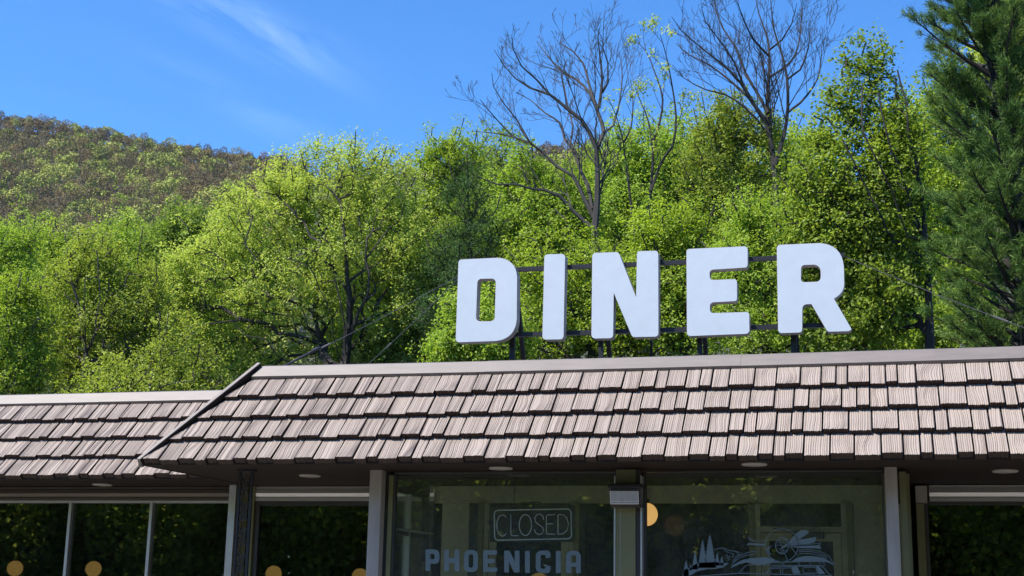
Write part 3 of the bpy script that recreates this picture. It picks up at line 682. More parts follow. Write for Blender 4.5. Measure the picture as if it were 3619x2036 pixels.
# globe pendants in the dining room
def globe(px, py, Y, r, label):
    p = at(px, py, Y); o = thing('globe_pendant', label, 'pendant lamp', tuple(p), 'glowing globe pendants')
    mb = MB(); mb.lathe([(max(.0005, r*math.sin(math.pi*k/16)), -r*math.cos(math.pi*k/16)) for k in range(17)], p); mb.build('globe', M['glow'], o, True)
    mb = MB(); mb.tube([(p[0], p[1], p[2]+r), (p[0], p[1], 2.99)], .006, 6); mb.lathe([(.03, r-.012), (.028, r+.03), (.001, r+.032)], p, 12); mb.build('stem', M['cable'], o)
globe(53, 2009, 19.6, .122, 'glowing globe pendant at the far left of the left wing windows')
globe(330, 2011, 19.6, .122, 'glowing globe pendant in the second pane of the left wing')
globe(967, 2028, 18.5, .114, 'glowing globe pendant low in the recessed window beside the iron column')
globe(1272, 2038, 18.5, .114, 'glowing globe pendant partly hidden by the left corner post of the entry')
globe(1905, 2062, 18.5, .14, 'glowing globe pendant peeking up under the window lettering')
globe(2284, 1818, 13.0, .108, 'glowing globe pendant near the ceiling just right of the green centre post')

# ------------------------------------------------------------------ the rooftop letters
YS = 13.0
sg = thing('rooftop_sign', 'large white block letters reading DINER on a black frame on the roof', 'sign', (-2.2, 13.1, 3.6))
ZD = lambda x, y: at(1550+x*.35891, 800+y*.35891, YS)
ZE_ = lambda x, y: at(2250+x*.35891, 800+y*.35891, YS)
letters = {
 'D': (ZD, [[(197, 328, 32), (775, 300, 190), (768, 1122, 215), (168, 1143, 34)], [(383, 517, 42), (565, 514, 42), (552, 934, 42), (367, 936, 42)]]),
 'I': (ZD, [[(1042, 277, 32), (1246, 271, 32), (1230, 1112, 34), (1022, 1116, 34)]]),
 'N': (ZD, [[(1514, 262, 36), (1772, 254, 36), (1945, 698, 0), (1954, 245, 32), (2163, 240, 32), (2165, 1086, 36), (1908, 1090, 32), (1725, 655, 0), (1718, 1101, 34), (1505, 1105, 38)]]),
 'E': (ZE_, [[(490, 224, 30), (1093, 196, 34), (1092, 405, 28), (714, 428, 40), (722, 530, 36), (987, 519, 28), (988, 735, 24), (720, 750, 40), (722, 856, 36), (1108, 843, 30), (1111, 1057, 38), (496, 1081, 34)]]),
 'R': (ZE_, [[(1380, 184, 34), (2034, 155, 235), (2046, 640, 140), (1943, 713, 4), (2116, 1012, 0), (2092, 1032, 26), (1880, 1038, 34), (1722, 766, 6), (1632, 768, 44), (1630, 1045, 34), (1394, 1052, 34)], [(1620, 382, 36), (1813, 374, 72), (1813, 546, 48), (1617, 550, 32)]]),
}
for ch, (to, loops) in letters.items():
    mb = MB(); L2 = [rounded(l, 8) for l in loops]
    solid(mb, L2, to, .118, (0, 1, 0), 0, 1)
    o = mb.build('letter', [M['letter'], M['letterside']], sg)
    # rusty front arris: a thin raised bead along the edge
    bd = MB()
    for l in L2: bd.tube([np.array(to(*p))+np.array([0, .003, 0]) for p in l], .0028, 4, closed=True)
    bd.build('edge_trim', M['rust'], o)
rl = MB(); YR = YS+.14
a, b = at(1650, 961, YR), at(2984, 902, YR); rl.bar(a, b, .05, .040); rl.build('rail', M['signblack'], sg)
rl = MB(); a2, b2 = at(1650, 1189, YR), at(2912, 1150, YR); rl.bar(a2, b2, .05, .042); rl.build('rail', M['signblack'], sg)
for px, w in ((1806, .05), (2120, .045), (2471, .046), (2805, .052)):
    pt = at(px, 1240, YR); zt_ = a[2]+(b[2]-a[2])*((pt[0]-a[0])/(b[0]-a[0]))
    mb = MB(); mb.box(pt[0]-w/2, pt[0]+w/2, YR+.03, YR+.075, 3.6, zt_); mb.build('post', M['signblack'], sg)
    mb = MB(); mb.bar((pt[0]+.003, YR+.09, zt_-.05), (pt[0]+.003, YR+.70, 3.6), .042, .04, (0, 1, 0)); mb.build('brace', M['signblack'], sg)
for px in (2280,):
    pt = at(px, 1230, YR); mb = MB(); mb.box(pt[0]-.012, pt[0]+.012, YR+.35, YR+.374, 3.6, 4.2); mb.build('brace', M['signblack'], sg)

def guy(label, A, B, tb=None, rod=None):
    A = np.array(A); B = np.array(B)
    o = thing('guy_wire', label, 'guy wire', tuple(B), 'guy wires steadying the rooftop sign')
    n = 24; mb = MB(); mb.tube([A+(B-A)*k/n+np.array([0, 0, -.02*math.sin(math.pi*k/n)]) for k in range(n+1)], .0034, 5); mb.build('cable', M['wire'], o)
    if tb:
        mb = MB(); P = A+(B-A)*tb[0]+np.array([0, 0, -.02*math.sin(math.pi*tb[0])]); Q = A+(B-A)*tb[1]+np.array([0, 0, -.02*math.sin(math.pi*tb[1])]); mid = (P+Q)/2
        mb.tube([P, P+(Q-P)*.12, P+(Q-P)*.15, P+(Q-P)*.85, P+(Q-P)*.88, Q], [.005, .005, .010, .010, .005, .005], 7); mb.build('turnbuckle', M['wire'], o)
    if rod:
        mb = MB(); P = A+(B-A)*rod; mb.tube([P, P+(B-P)*.1, P+(B-P)*.2, P+(B-P)*.24, B], [.010, .022, .020, .013, .012], 7); mb.build('anchor_rod', M['iron'], o)
PL = at(1640, 965, YR)
guy('guy wire from the letter D to a dark rod on the left roof corner', PL, at(1002, 1296, 12.42), (.74, .80), .80)
anc = at(1250, 1333, 16.5)
guy('thin guy wire from the letter D running behind the roof ridge', PL, (anc[0], 16.5, max(3.6, anc[2])), (.60, .66))
PRt = at(2978, 904, YR)
guy('long guy wire from the letter R sloping down to the right edge', PRt, at(3800, 1224, 12.5), (.66, .745))
ey = at(3400, 1228, 12.55); mb = MB(); mb.tube([ey+np.array([.012*math.cos(q), 0, .014+.014*math.sin(q)]) for q in np.linspace(0, 6.28, 12)], .003, 5); mb.tube([ey, ey-np.array([-.01, 0, .06])], .005, 5)
tag(mb.build('eye_bolt', M['wire']), 'small steel eye bolt standing on the ridge cap near the right edge', 'eye bolt')

#TREES
# ------------------------------------------------------------------ trees
def crown_points(lobes, Y, n, rng, depth=.8, hollow=.45):
    """points inside a union of ellipsoids; lobes in overview pixels (cx, cy, rx, ry[, dy])"""
    P = []; wts = np.array([l[2]*l[3]*max(l[2], l[3])**.5 for l in lobes], float); wts /= wts.sum()
    sc = OV/FPX*Y*1.0
    for l, w in zip(lobes, wts):
        k = max(8, int(n*w)); c = at(l[0]*OV, l[1]*OV, Y); c = c+np.array([0, l[4] if len(l) > 4 else 0, 0])
        rx, rz = l[2]*sc, l[3]*sc; ry = depth*(rx+rz)/2
        u = rng.normal(size=(k, 3)); u /= np.linalg.norm(u, axis=1)[:, None]
        r = (hollow**3+(1-hollow**3)*rng.random(k))**(1/3)*(1+rng.normal(0, .11, k))
        P.append(c+u*r[:, None]*np.array([rx, ry, rz]))
    return np.vstack(P)

def span(seeds, P, bf=.35):
    """greedy spanning tree that balances wire length against path length; seeds: list of polylines from the base"""
    nodes = []; par = []; path = []
    for s in seeds:
        last = -1
        for q in s:
            if last == -1 and nodes:                      # start a stem at the nearest existing node
                d = [np.linalg.norm(np.array(q)-m) for m in nodes]; j = int(np.argmin(d))
                if d[j] < 1.2: last = j; continue
            nodes.append(np.array(q, float)); par.append(last); path.append(0 if last < 0 else path[last]+np.linalg.norm(nodes[-1]-nodes[last])); last = len(nodes)-1
    n0 = len(nodes); N = len(P)
    A = np.array(nodes); pa = np.array(path)
    D = np.linalg.norm(P[:, None]-A[None], axis=2); C = D+bf*pa[None]
    C += np.where(P[:, None, 2] < A[None, :, 2]-.3, .8, 0)          # limbs prefer to climb
    best = C.argmin(1); cost = C.min(1); dist = D[np.arange(N), best]
    done = np.zeros(N, bool); idx = np.full(N, -1); allp = list(nodes); allpar = list(par); allpath = list(path)
    for _ in range(N):
        c = np.where(done, 1e9, cost); i = int(c.argmin()); done[i] = True
        k = len(allp); allp.append(P[i]); allpar.append(int(best[i])); allpath.append(allpath[best[i]]+dist[i]); idx[i] = k
        d = np.linalg.norm(P-P[i], axis=1); cc = d+bf*allpath[k]+np.where(P[:, 2] < P[i, 2]-.3, .5, 0); m = (cc < cost) & ~done
        best[m] = k; cost[m] = cc[m]; dist[m] = d[m]
    return np.array(allp), np.array(allpar), n0

def limbs(P, par, r0, tip=.012, power=.5, name='trunk', m=None, parent=None, n0=0):
    N = len(P); cnt = np.zeros(N); kids = np.zeros(N, int)
    order = np.arange(N)[::-1]
    for i in range(N):
        if par[i] >= 0: kids[par[i]] += 1
    cnt = np.where(kids == 0, 1.0, 0.0)
    # children always come after parents
    for i in order:
        if par[i] >= 0: cnt[par[i]] += cnt[i]
    tot = cnt.max(); rad = np.maximum(tip, r0*(cnt/tot)**power)
    E = [(par[i], i) for i in range(N) if par[i] >= 0]
    a = P[[e[0] for e in E]]; b = P[[e[1] for e in E]]
    ra = np.minimum(rad[[e[0] for e in E]], rad[[e[1] for e in E]]*1.7+.01); rb = rad[[e[1] for e in E]]
    return tubes(a, b, ra, rb, name, m, parent), cnt, kids
def tubes(a, b, ra, rb, name, m, parent, n=5):
    d = b-a; d /= np.linalg.norm(d, axis=1)[:, None]+1e-9
    ref = np.where(np.abs(d[:, 2:3]) > .9, np.array([[1., 0, 0]]), np.array([[0, 0, 1.]]))
    x = np.cross(d, ref); x /= np.linalg.norm(x, axis=1)[:, None]; y = np.cross(d, x)
    V = []
    for k in range(n):
        t0, t1 = 2*math.pi*k/n, 2*math.pi*(k+1)/n
        o0 = x*math.cos(t0)+y*math.sin(t0); o1 = x*math.cos(t1)+y*math.sin(t1)
        V.append(np.stack([a+o0*ra[:, None], a+o1*ra[:, None], b+o1*rb[:, None], b+o0*rb[:, None]], 1))
    return qmesh(name, np.concatenate(V), m, parent)

def leaves(C, size, rng, up=.7, aspect=.62, outward=None, droop=.0, var=.35):
    n = len(C)
    nr = rng.normal(size=(n, 3)); nr[:, 2] += up*1.2
    if outward is not None: nr += outward*.7
    nr /= np.linalg.norm(nr, axis=1)[:, None]
    t = rng.normal(size=(n, 3)); t[:, 2] -= droop; t -= nr*(t*nr).sum(1)[:, None]; t /= np.linalg.norm(t, axis=1)[:, None]
    s = np.cross(nr, t); L = size*(1+rng.uniform(-var, var, n))[:, None]; Wd = L*aspect
    fold = nr*Wd*.22
    return np.stack([C, C+t*L*.45+s*Wd*.5+fold, C+t*L, C+t*L*.45-s*Wd*.5+fold], 1)

def leafy(name, label, Y, lobes, base, stems, m, bark, nn=900, nl=47520, size=0.086, clus=.28, r0=.3, seed=1, depth=.8, hollow=.45, bf=.35, thin=4, cat='tree', group=None, up=.7, aspect=.62, shoots=.14):
    rng = np.random.default_rng(seed)
    b = at(base[0]*OV, base[1]*OV, Y); g = gz(b[0], Y)
    bp = np.array([b[0], Y, g])
    root = thing(name, label, cat, tuple(bp), group)
    P = crown_points(lobes, Y, nn, rng, depth, hollow)
    cc = P.mean(0); k = rng.choice(len(P), int(len(P)*shoots)); o = P[k]-cc; o /= np.linalg.norm(o, axis=1)[:, None]
    o = o*.6+np.array([0, 0, .75])+rng.normal(0, .25, o.shape); P = np.vstack([P]+[P[k]+o*(Y/44)*f*rng.uniform(.5, 1.15, (len(k), 1)) for f in (.35, .75)])
    seeds = []
    for st in stems:
        pl = [at(p[0]*OV, p[1]*OV, Y+(p[2] if len(p) > 2 else 0)) for p in st]
        # resample
        q = [pl[0]]
        for i, (u, v) in enumerate(zip(pl[:-1], pl[1:])):
            k = max(1, int(np.linalg.norm(v-u)/.35)); x0 = pl[max(0, i-1)]; x3 = pl[min(len(pl)-1, i+2)]
            for j in range(1, k+1):
                w = j/k; q.append(.5*(2*u+(v-x0)*w+(2*x0-5*u+4*v-x3)*w*w+(3*u-x0-3*v+x3)*w**3)+rng.normal(0, .012, 3))
        seeds.append(q)
    z0 = seeds[0][0]; k = max(2, int((z0[2]-g)/.8))
    seeds[0] = [bp+(z0-bp)*i/k for i in range(k)]+seeds[0]
    A, par, n0 = span(seeds, P, bf)
    tr, cnt, kids = limbs(A, par, r0, .019, .50, 'trunk', bark, root)
    idx = np.where((cnt <= thin) & (np.arange(len(A)) >= n0))[0]
    w = 1.0/np.sqrt(cnt[idx]); w /= w.sum()
    # leaves sit in small bunches on the outer twigs
    nb = nl//9; own = rng.choice(idx, nb, p=w); f = rng.random(nb)[:, None]
    bc = A[own]*(1-f*.6)+A[np.maximum(par[own], 0)]*f*.6+rng.normal(0, clus, (nb, 3))
    C = np.repeat(bc, 9, 0)+rng.normal(0, size*.85, (nb*9, 3))
    cen = P.mean(0); o = C-cen; o /= np.linalg.norm(o, axis=1)[:, None]
    qmesh('crown', leaves(C, size, rng, up, aspect, outward=o), m, root)
    return root

# young leaves of a May wood: from yellow green to deep green
LM = {}
LM['yellow'] = leafmat('yellow_green_leaf', [(0.314, 0.389, 0.067), (0.395, 0.491, 0.077), (0.477, 0.585, 0.098), (0.529, 0.585, 0.125)])
LM['bright'] = leafmat('bright_green_leaf', [(0.213, 0.312, 0.039), (0.277, 0.402, 0.044), (0.344, 0.489, 0.058), (0.419, 0.545, 0.083)])
LM['green'] = leafmat('mid_green_leaf', [(0.187, 0.266, 0.030), (0.248, 0.348, 0.035), (0.318, 0.435, 0.043), (0.403, 0.517, 0.061)])
LM['olive'] = leafmat('olive_green_leaf', [(0.213, 0.269, 0.038), (0.270, 0.340, 0.045), (0.331, 0.410, 0.054), (0.407, 0.481, 0.075)])
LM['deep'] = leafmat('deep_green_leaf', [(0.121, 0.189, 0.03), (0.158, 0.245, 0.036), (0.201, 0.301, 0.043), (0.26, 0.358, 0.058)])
LM['maple'] = leafmat('dark_maple_leaf', [(0.157, 0.225, 0.029), (0.206, 0.289, 0.033), (0.260, 0.353, 0.042), (0.348, 0.444, 0.060)])
LM['pine'] = leafmat('pine_needle', [(0.046, 0.100, 0.025), (0.085, 0.161, 0.037), (0.136, 0.231, 0.048), (0.231, 0.301, 0.064)], transl=.15, gloss=.012)
LM['greypine'] = leafmat('grey_pine_needle', [(0.038, 0.085, 0.023), (0.064, 0.126, 0.034), (0.096, 0.177, 0.046), (0.139, 0.228, 0.067)], transl=.15, gloss=.012)
Z3p = lambda pts: [((600+x*.5936)/OV, (450+y*.5936)/OV, *r) for x, y, *r in pts]
Z6p = lambda pts: [((2800+x*.5867)/OV, (0+y*.5867)/OV, *r) for x, y, *r in pts]
Z2p = lambda pts: [((0+x*.4555)/OV, (750+y*.4555)/OV, *r) for x, y, *r in pts]

leafy('oak_tree', 'huge yellow green spreading tree with several dark stems behind the left roof corner', 44,
      [(800, 470, 170, 112), (660, 560, 150, 125), (960, 480, 105, 110), (520, 690, 120, 130), (700, 720, 190, 150, .3), (880, 640, 190, 165, .2), (980, 740, 110, 150, .6), (470, 820, 110, 130), (430, 720, 70, 90), (590, 880, 150, 90, 1.2), (840, 850, 190, 80, 1.6), (1010, 600, 70, 120)],
      (868, 1000), [Z3p([(1035, 1450), (1050, 1330), (1062, 1200, -.3), (1070, 1000, -.6), (1050, 850, -1), (1040, 680, -1.2), (1020, 450, -1)]),
      Z3p([(1030, 1420), (985, 1290, -.6), (960, 1110, -1.2), (890, 960, -1.5), (830, 830, -1.8), (690, 780, -2)]),
      Z3p([(1045, 1390), (1035, 1150, -.8), (1000, 980, -1), (970, 850, -1.2), (965, 720, -1.4), (830, 580, -1.6)]),
      Z3p([(1020, 1440), (960, 1420, -.2), (900, 1320, -.8), (830, 1200, -1.2), (790, 1080, -1.8)]),
      Z3p([(1060, 1280), (1120, 1110, -.6), (1180, 980, -1), (1190, 870, -1.1), (1165, 790, -1.1), (1230, 700, -1), (1310, 600, -.7)]),
      Z3p([(900, 1440), (650, 1370, -1.6), (580, 1260, -2), (450, 1240, -2.2), (370, 1140, -2.4)])],
      LM['yellow'], M['bark'], nn=1500, nl=106920, size=0.090, clus=.20, r0=.25, seed=3, depth=.75, hollow=.4)
leafy('maple_tree', 'olive green tree with dark upright stems between the left edge and the yellow tree', 40,
      [(215, 640, 95, 90, .5), (140, 740, 100, 120, .8), (300, 750, 100, 120, .9), (110, 880, 110, 110, 1.2), (330, 900, 100, 100, 1.4), (220, 850, 120, 130, 1.1)],
      (217, 1010), [Z2p([(660, 1440), (668, 1250), (668, 1080), (640, 950), (600, 700), (560, 560), (520, 300), (505, 180)]), Z2p([(668, 1060), (655, 800, -.6), (660, 520, -.8)]), Z2p([(690, 1050), (715, 1020, -.5), (760, 800, -.7), (775, 560, -.9), (745, 290, -1)])],
      LM['olive'], M['bark'], nn=800, nl=42768, size=0.086, clus=.20, r0=.13, seed=5)
leafy('ash_tree', 'fresh green tree at the left edge with its top against the distant hill', 47,
      [(20, 640, 85, 85), (-40, 760, 110, 120), (70, 740, 60, 90)], (15, 1000), [[(15, 960), (25, 820), (30, 700)]],
      LM['bright'], M['barkgrey'], nn=500, nl=35640, size=0.095, clus=.22, r0=.2, seed=6)
leafy('birch_tree', 'pale stemmed leaning tree low at the left edge in front of the fresh green tree', 38,
      [(40, 820, 95, 130), (30, 940, 120, 80)], (0, 1050), [Z2p([(-40, 1400), (10, 1070), (60, 900), (120, 780), (180, 660), (225, 500)]), Z2p([(60, 900), (105, 700, -.4), (170, 470, -.6)])],
      LM['green'], M['barkgrey'], nn=420, nl=22572, size=0.086, clus=.22, r0=.13, seed=8)
leafy('young_maple', 'small yellow green tree whose rounded top shows just below the distant hill', 52,
      [(330, 640, 95, 85), (300, 740, 120, 110)], (330, 1000), [[(330, 960), (332, 800), (330, 680)]],
      LM['bright'], M['bark'], nn=420, nl=28512, size=0.103, clus=.24, r0=.18, seed=9)
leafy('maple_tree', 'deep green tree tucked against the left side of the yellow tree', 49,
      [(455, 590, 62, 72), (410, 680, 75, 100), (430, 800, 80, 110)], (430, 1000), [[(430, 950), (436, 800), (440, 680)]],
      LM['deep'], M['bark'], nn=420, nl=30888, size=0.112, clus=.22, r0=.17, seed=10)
leafy('alder_tree', 'olive scrubby tree low behind the left wing roof next to the yellow tree', 36,
      [(400, 990, 210, 120), (300, 1000, 160, 90), (480, 900, 90, 90)], (360, 1060), [Z2p([(780, 1440), (850, 1230), (900, 1130)]), Z2p([(900, 1440), (990, 1220, -.4), (1020, 1050, -.6)])],
      LM['olive'], M['bark'], nn=380, nl=21384, size=0.082, clus=.20, r0=.10, seed=12)
leafy('poplar_tree', 'loose light green tree between the yellow tree and the grey pine', 50,
      [(1110, 430, 72, 95), (1150, 400, 80, 70), (1090, 560, 70, 110), (1150, 620, 80, 150)], (1110, 1000), [[(1110, 900), (1105, 700), (1112, 560), (1110, 450)]],
      LM['green'], M['bark'], nn=520, nl=30888, size=0.095, clus=.20, r0=.2, seed=14, hollow=.3)
leafy('maple_tree', 'bright green round topped tree behind the upright bare limbs in the middle', 54,
      [(1640, 390, 118, 105), (1560, 440, 90, 120), (1600, 560, 150, 150), (1700, 500, 100, 140)], (1610, 900), [[(1610, 850), (1612, 650), (1620, 520)]],
      LM['bright'], M['bark'], nn=620, nl=45144, size=0.112, clus=.24, r0=.25, seed=15)
leafy('maple_tree', 'bright green tree crowding behind the letters D and I', 46,
      [(1300, 540, 110, 110), (1380, 620, 140, 130), (1270, 660, 90, 120), (1440, 520, 80, 90), (1310, 440, 80, 60)], (1340, 1000), [[(1340, 900), (1345, 750), (1340, 620)]],
      LM['bright'], M['bark'], nn=650, nl=45144, size=0.099, clus=.22, r0=.22, seed=16)
leafy('maple_tree', 'yellow green ragged tree below the tall dark bare limbs at top', 47,
      [(1830, 330, 92, 82), (1900, 390, 90, 110), (1790, 450, 90, 120), (1900, 530, 120, 110), (1800, 590, 120, 110)], (1850, 900), [[(1850, 850), (1852, 650), (1848, 480)]],
      LM['olive'], M['bark'], nn=620, nl=38016, size=0.099, clus=.20, r0=.22, seed=17, hollow=.3)
leafy('maple_tree', 'mid green tree seen through the gaps of the letters I and N', 38,
      [(1440, 720, 150, 120), (1560, 760, 130, 130), (1400, 840, 170, 90), (1600, 860, 150, 70)], (1490, 1000), [[(1490, 920), (1492, 830), (1480, 740)]],
      LM['green'], M['bark'], nn=620, nl=42768, size=0.086, clus=.20, r0=.2, seed=18)
leafy('lilac_shrub', 'bright green low tree filling the gap left of the letter D', 35,
      [(1190, 820, 75, 90), (1140, 890, 70, 55), (1250, 870, 90, 70)], (1200, 1000), [[(1200, 930), (1198, 870), (1190, 810)]],
      LM['bright'], M['bark'], nn=320, nl=21384, size=0.086, clus=.18, r0=.09, seed=19)
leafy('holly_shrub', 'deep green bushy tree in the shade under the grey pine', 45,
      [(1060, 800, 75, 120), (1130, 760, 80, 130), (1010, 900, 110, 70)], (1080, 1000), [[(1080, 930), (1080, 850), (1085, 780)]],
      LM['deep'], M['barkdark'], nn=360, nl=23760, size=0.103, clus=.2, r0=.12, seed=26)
leafy('maple_tree', 'leafy green tree behind the letters N and E', 36.5,
      [(1660, 720, 120, 110), (1740, 800, 130, 110), (1690, 600, 110, 80), (1830, 720, 100, 110)], (1720, 1000), [[(1720, 920), (1722, 800), (1730, 700)]],
      LM['green'], M['bark'], nn=560, nl=38016, size=0.086, clus=.20, r0=.18, seed=20)
leafy('elm_tree', 'fine leaved lime green tree rising above the gap between the letters E and R', 33,
      [(1930, 570, 85, 75), (1900, 650, 115, 90), (1960, 720, 125, 110), (1900, 830, 150, 70)], (1930, 1000), [[(1930, 930), (1928, 800), (1930, 660)]],
      LM['bright'], M['bark'], nn=560, nl=40392, size=0.065, clus=.17, r0=.14, seed=21)
leafy('red_maple_tree', 'tall dark leaved many stemmed tree between the letter R and the pine', 31,
      [(2132, 190, 16, 95), (2168, 150, 13, 75), (2215, 165, 15, 85), (2250, 230, 18, 100), (2092, 270, 20, 80), (2060, 350, 18, 70), (2190, 250, 20, 90), (2150, 330, 60, 90), (2220, 350, 55, 110), (2060, 470, 105, 130), (2190, 520, 130, 140), (2270, 420, 50, 160), (2100, 640, 140, 130), (2230, 700, 110, 160), (2120, 800, 150, 90)],
      (2335, 1000), [Z6p([(815, 1560), (790, 1290), (770, 1150, -.2), (735, 950, -.3), (700, 800, -.4), (690, 620, -.4), (640, 420, -.4)]), Z6p([(790, 1420), (740, 1290, -.4), (690, 1150, -.6), (640, 1000, -.8), (560, 800, -1), (520, 560, -1)]),
      Z6p([(760, 1560), (570, 1390, -.8), (520, 1280, -1), (470, 1180, -1.1), (380, 1000, -1.3), (300, 850, -1.4)]), Z6p([(780, 1480), (690, 1430, -.5), (620, 1200, -.8), (560, 1050, -1), (430, 800, -1.2), (420, 520, -1)])],
      LM['maple'], M['barkdark'], nn=1000, nl=49280, size=0.090, clus=.15, r0=.11, seed=22, hollow=.2, depth=.6)
leafy('hickory_tree', 'yellow leaved tree peeking out behind the pine in the upper right corner', 42,
      [(2545, 170, 70, 110), (2590, 80, 80, 110), (2600, 280, 120, 120)], (2560, 900), [[(2560, 900), (2562, 500), (2560, 250)]],
      LM['yellow'], M['bark'], nn=480, nl=35640, size=0.112, clus=.24, r0=.2, seed=24)
leafy('maple_tree', 'shaded green tree standing behind the pine and the many stemmed maple', 43,
      [(2330, 420, 95, 190), (2400, 560, 120, 190), (2350, 760, 140, 150), (2180, 640, 140, 170), (2050, 640, 120, 150)], (2290, 1000), [[(2290, 900), (2290, 650), (2300, 500)]],
      LM['green'], M['barkdark'], nn=560, nl=40392, size=0.103, clus=.22, r0=.2, seed=25)
leafy('hazel_shrub', 'low mid green bushes just above the ridge cap right of the letter R', 41,
      [(2080, 840, 170, 75), (2270, 840, 130, 75), (2420, 840, 120, 75)], (2200, 1000), [[(2200, 950), (2198, 880), (2195, 840)]],
      LM['green'], M['bark'], nn=420, nl=30000, size=.095, clus=.18, r0=.08, seed=27)
# second row that closes the wood behind the first
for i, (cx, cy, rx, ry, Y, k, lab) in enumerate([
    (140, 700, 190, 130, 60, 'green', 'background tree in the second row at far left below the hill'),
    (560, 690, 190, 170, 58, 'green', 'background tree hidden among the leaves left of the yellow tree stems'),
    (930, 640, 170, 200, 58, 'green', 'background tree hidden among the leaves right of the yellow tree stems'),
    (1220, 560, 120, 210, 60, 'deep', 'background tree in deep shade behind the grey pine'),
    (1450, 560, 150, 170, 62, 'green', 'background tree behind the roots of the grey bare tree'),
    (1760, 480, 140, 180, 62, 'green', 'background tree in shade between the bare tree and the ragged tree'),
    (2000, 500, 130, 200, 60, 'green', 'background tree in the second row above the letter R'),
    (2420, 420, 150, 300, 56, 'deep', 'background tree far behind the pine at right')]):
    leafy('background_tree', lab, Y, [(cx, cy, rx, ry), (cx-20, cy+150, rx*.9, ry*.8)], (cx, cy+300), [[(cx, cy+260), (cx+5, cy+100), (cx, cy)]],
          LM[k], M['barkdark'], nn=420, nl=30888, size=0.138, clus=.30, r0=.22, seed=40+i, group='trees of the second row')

# conifers: whorled limbs that carry tufts of needles
def conifer(name, label, Y, trunkpts, reach, m, bark, ntuft, nneedle, nlen, seed, r0, up=.35, droop=0.0, wid=.010, gapz=.42):
    rng = np.random.default_rng(seed)
    tp = [at(p[0]*OV, p[1]*OV, Y) for p in trunkpts]; g = gz(tp[0][0], Y)
    bp = np.array([tp[0][0], Y, g]); root = thing(name, label, 'tree', tuple(bp))
    tp = [bp]+tp; zs = np.array([p[2] for p in tp]); top = zs[-1]
    tx = lambda z: np.array([np.interp(z, zs, [p[0] for p in tp]), np.interp(z, zs, [p[1] for p in tp]), z])
    a, b, ra, rb = [], [], [], []
    n = 30; Z = np.linspace(g, top, n+1)
    for i in range(n):
        a.append(tx(Z[i])); b.append(tx(Z[i+1])); ra.append(r0*(1-.93*(Z[i]-g)/(top-g))); rb.append(r0*(1-.93*(Z[i+1]-g)/(top-g)))
    tips = []; z = reach[0][0]
    while z < top-.1:
        L = np.interp(z, [r[0] for r in reach], [r[1] for r in reach])
        k = int(rng.integers(4, 7)); a0 = rng.random()*6.28
        for q in range(k):
            an = a0+q*6.28/k+rng.normal(0, .25); l = L*rng.uniform(.65, 1.12); st = tx(z+rng.normal(0, .1))
            el = up+rng.normal(0, .12)+.5*max(0, (z-g)/(top-g)-.6); p = st; d = np.array([math.cos(an)*math.cos(el), math.sin(an)*math.cos(el), math.sin(el)])
            ns = max(3, int(l/.45)); rr = r0*.26*(l/max(L, .1))*(1-.5*(z-g)/(top-g))
            for s in range(ns):
                d = d+np.array([0, 0, .05-droop*.02])+rng.normal(0, .06, 3); d /= np.linalg.norm(d); nx_ = p+d*l/ns
                f0, f1 = 1-s/ns, 1-(s+1)/ns
                a.append(p); b.append(nx_); ra.append(.008+rr*f0); rb.append(.008+rr*f1)
                if s >= ns*.25:
                    # side twigs
                    for w in (-1, 1):
                        for _ in range(2):
                            sd = np.cross(d, [0, 0, 1])*w; sl = l*.30*(1.15-s/ns)*rng.uniform(.5, 1.1); e = d*.75+sd*.65+np.array([0, 0, rng.uniform(.05, .35)]); e /= np.linalg.norm(e)
                            o_ = p+(nx_-p)*rng.random(); t1 = o_+e*sl; a.append(o_); b.append(t1); ra.append(.009); rb.append(.005)
                            kk = max(2, int(sl/.16)); tips += [(o_+(t1-o_)*(j+1)/kk, e) for j in range(kk)]
                p = nx_
            tips.append((p, d))
        z += gapz*rng.uniform(.7, 1.3)
    tubes(np.array(a), np.array(b), np.array(ra), np.array(rb), 'trunk', bark, root)
    T = np.array([t[0] for t in tips]); Dv = np.array([t[1] for t in tips])
    if len(T) > ntuft: s = rng.choice(len(T), ntuft, replace=False); T, Dv = T[s], Dv[s]
    C = np.repeat(T, nneedle, 0)+rng.normal(0, .035, (len(T)*nneedle, 3)); D = np.repeat(Dv, nneedle, 0)
    d = D*.8+rng.normal(0, .55, D.shape); d[:, 2] += .12; d /= np.linalg.norm(d, axis=1)[:, None]
    s = np.cross(d, rng.normal(size=d.shape)); s /= np.linalg.norm(s, axis=1)[:, None]
    L = nlen*rng.uniform(.7, 1.2, (len(C), 1)); w = wid*rng.uniform(.7, 1.3, (len(C), 1))
    qmesh('needles', np.stack([C-s*w, C+s*w, C+d*L+s*w*.5, C+d*L-s*w*.5], 1), m, root)
    return root
zt0 = lambda py, Y: at(2500*OV, py*OV, Y)[2]
conifer('white_pine', 'dark blue green pine filling the right edge with a black trunk', 25, [(2590, 960), (2568, 700), (2545, 450), (2490, 150), (2440, -120)],
        [(zt0(960, 25), 2.15), (zt0(700, 25), 1.95), (zt0(450, 25), 1.85), (zt0(250, 25), 1.7), (zt0(60, 25), 1.35), (zt0(-120, 25), .3)], LM['pine'], M['barkdark'], 12000, 44, .115, 50, .24, up=.48, wid=.0042, gapz=.21)
leafy('pine_tree', 'thin grey green pine standing in shade left of the letter D', 43,
      [(1170, 500, 55, 90), (1200, 600, 70, 90), (1130, 640, 60, 80), (1180, 730, 90, 100), (1110, 800, 80, 80), (1190, 850, 80, 80)], (1190, 1000),
      [[(1190, 960), (1187, 800), (1182, 600), (1176, 430)]], LM['greypine'], M['barkdark'], nn=620, nl=53996, size=0.092, clus=.13, r0=.17, seed=51, hollow=.15, up=.3, aspect=.16)

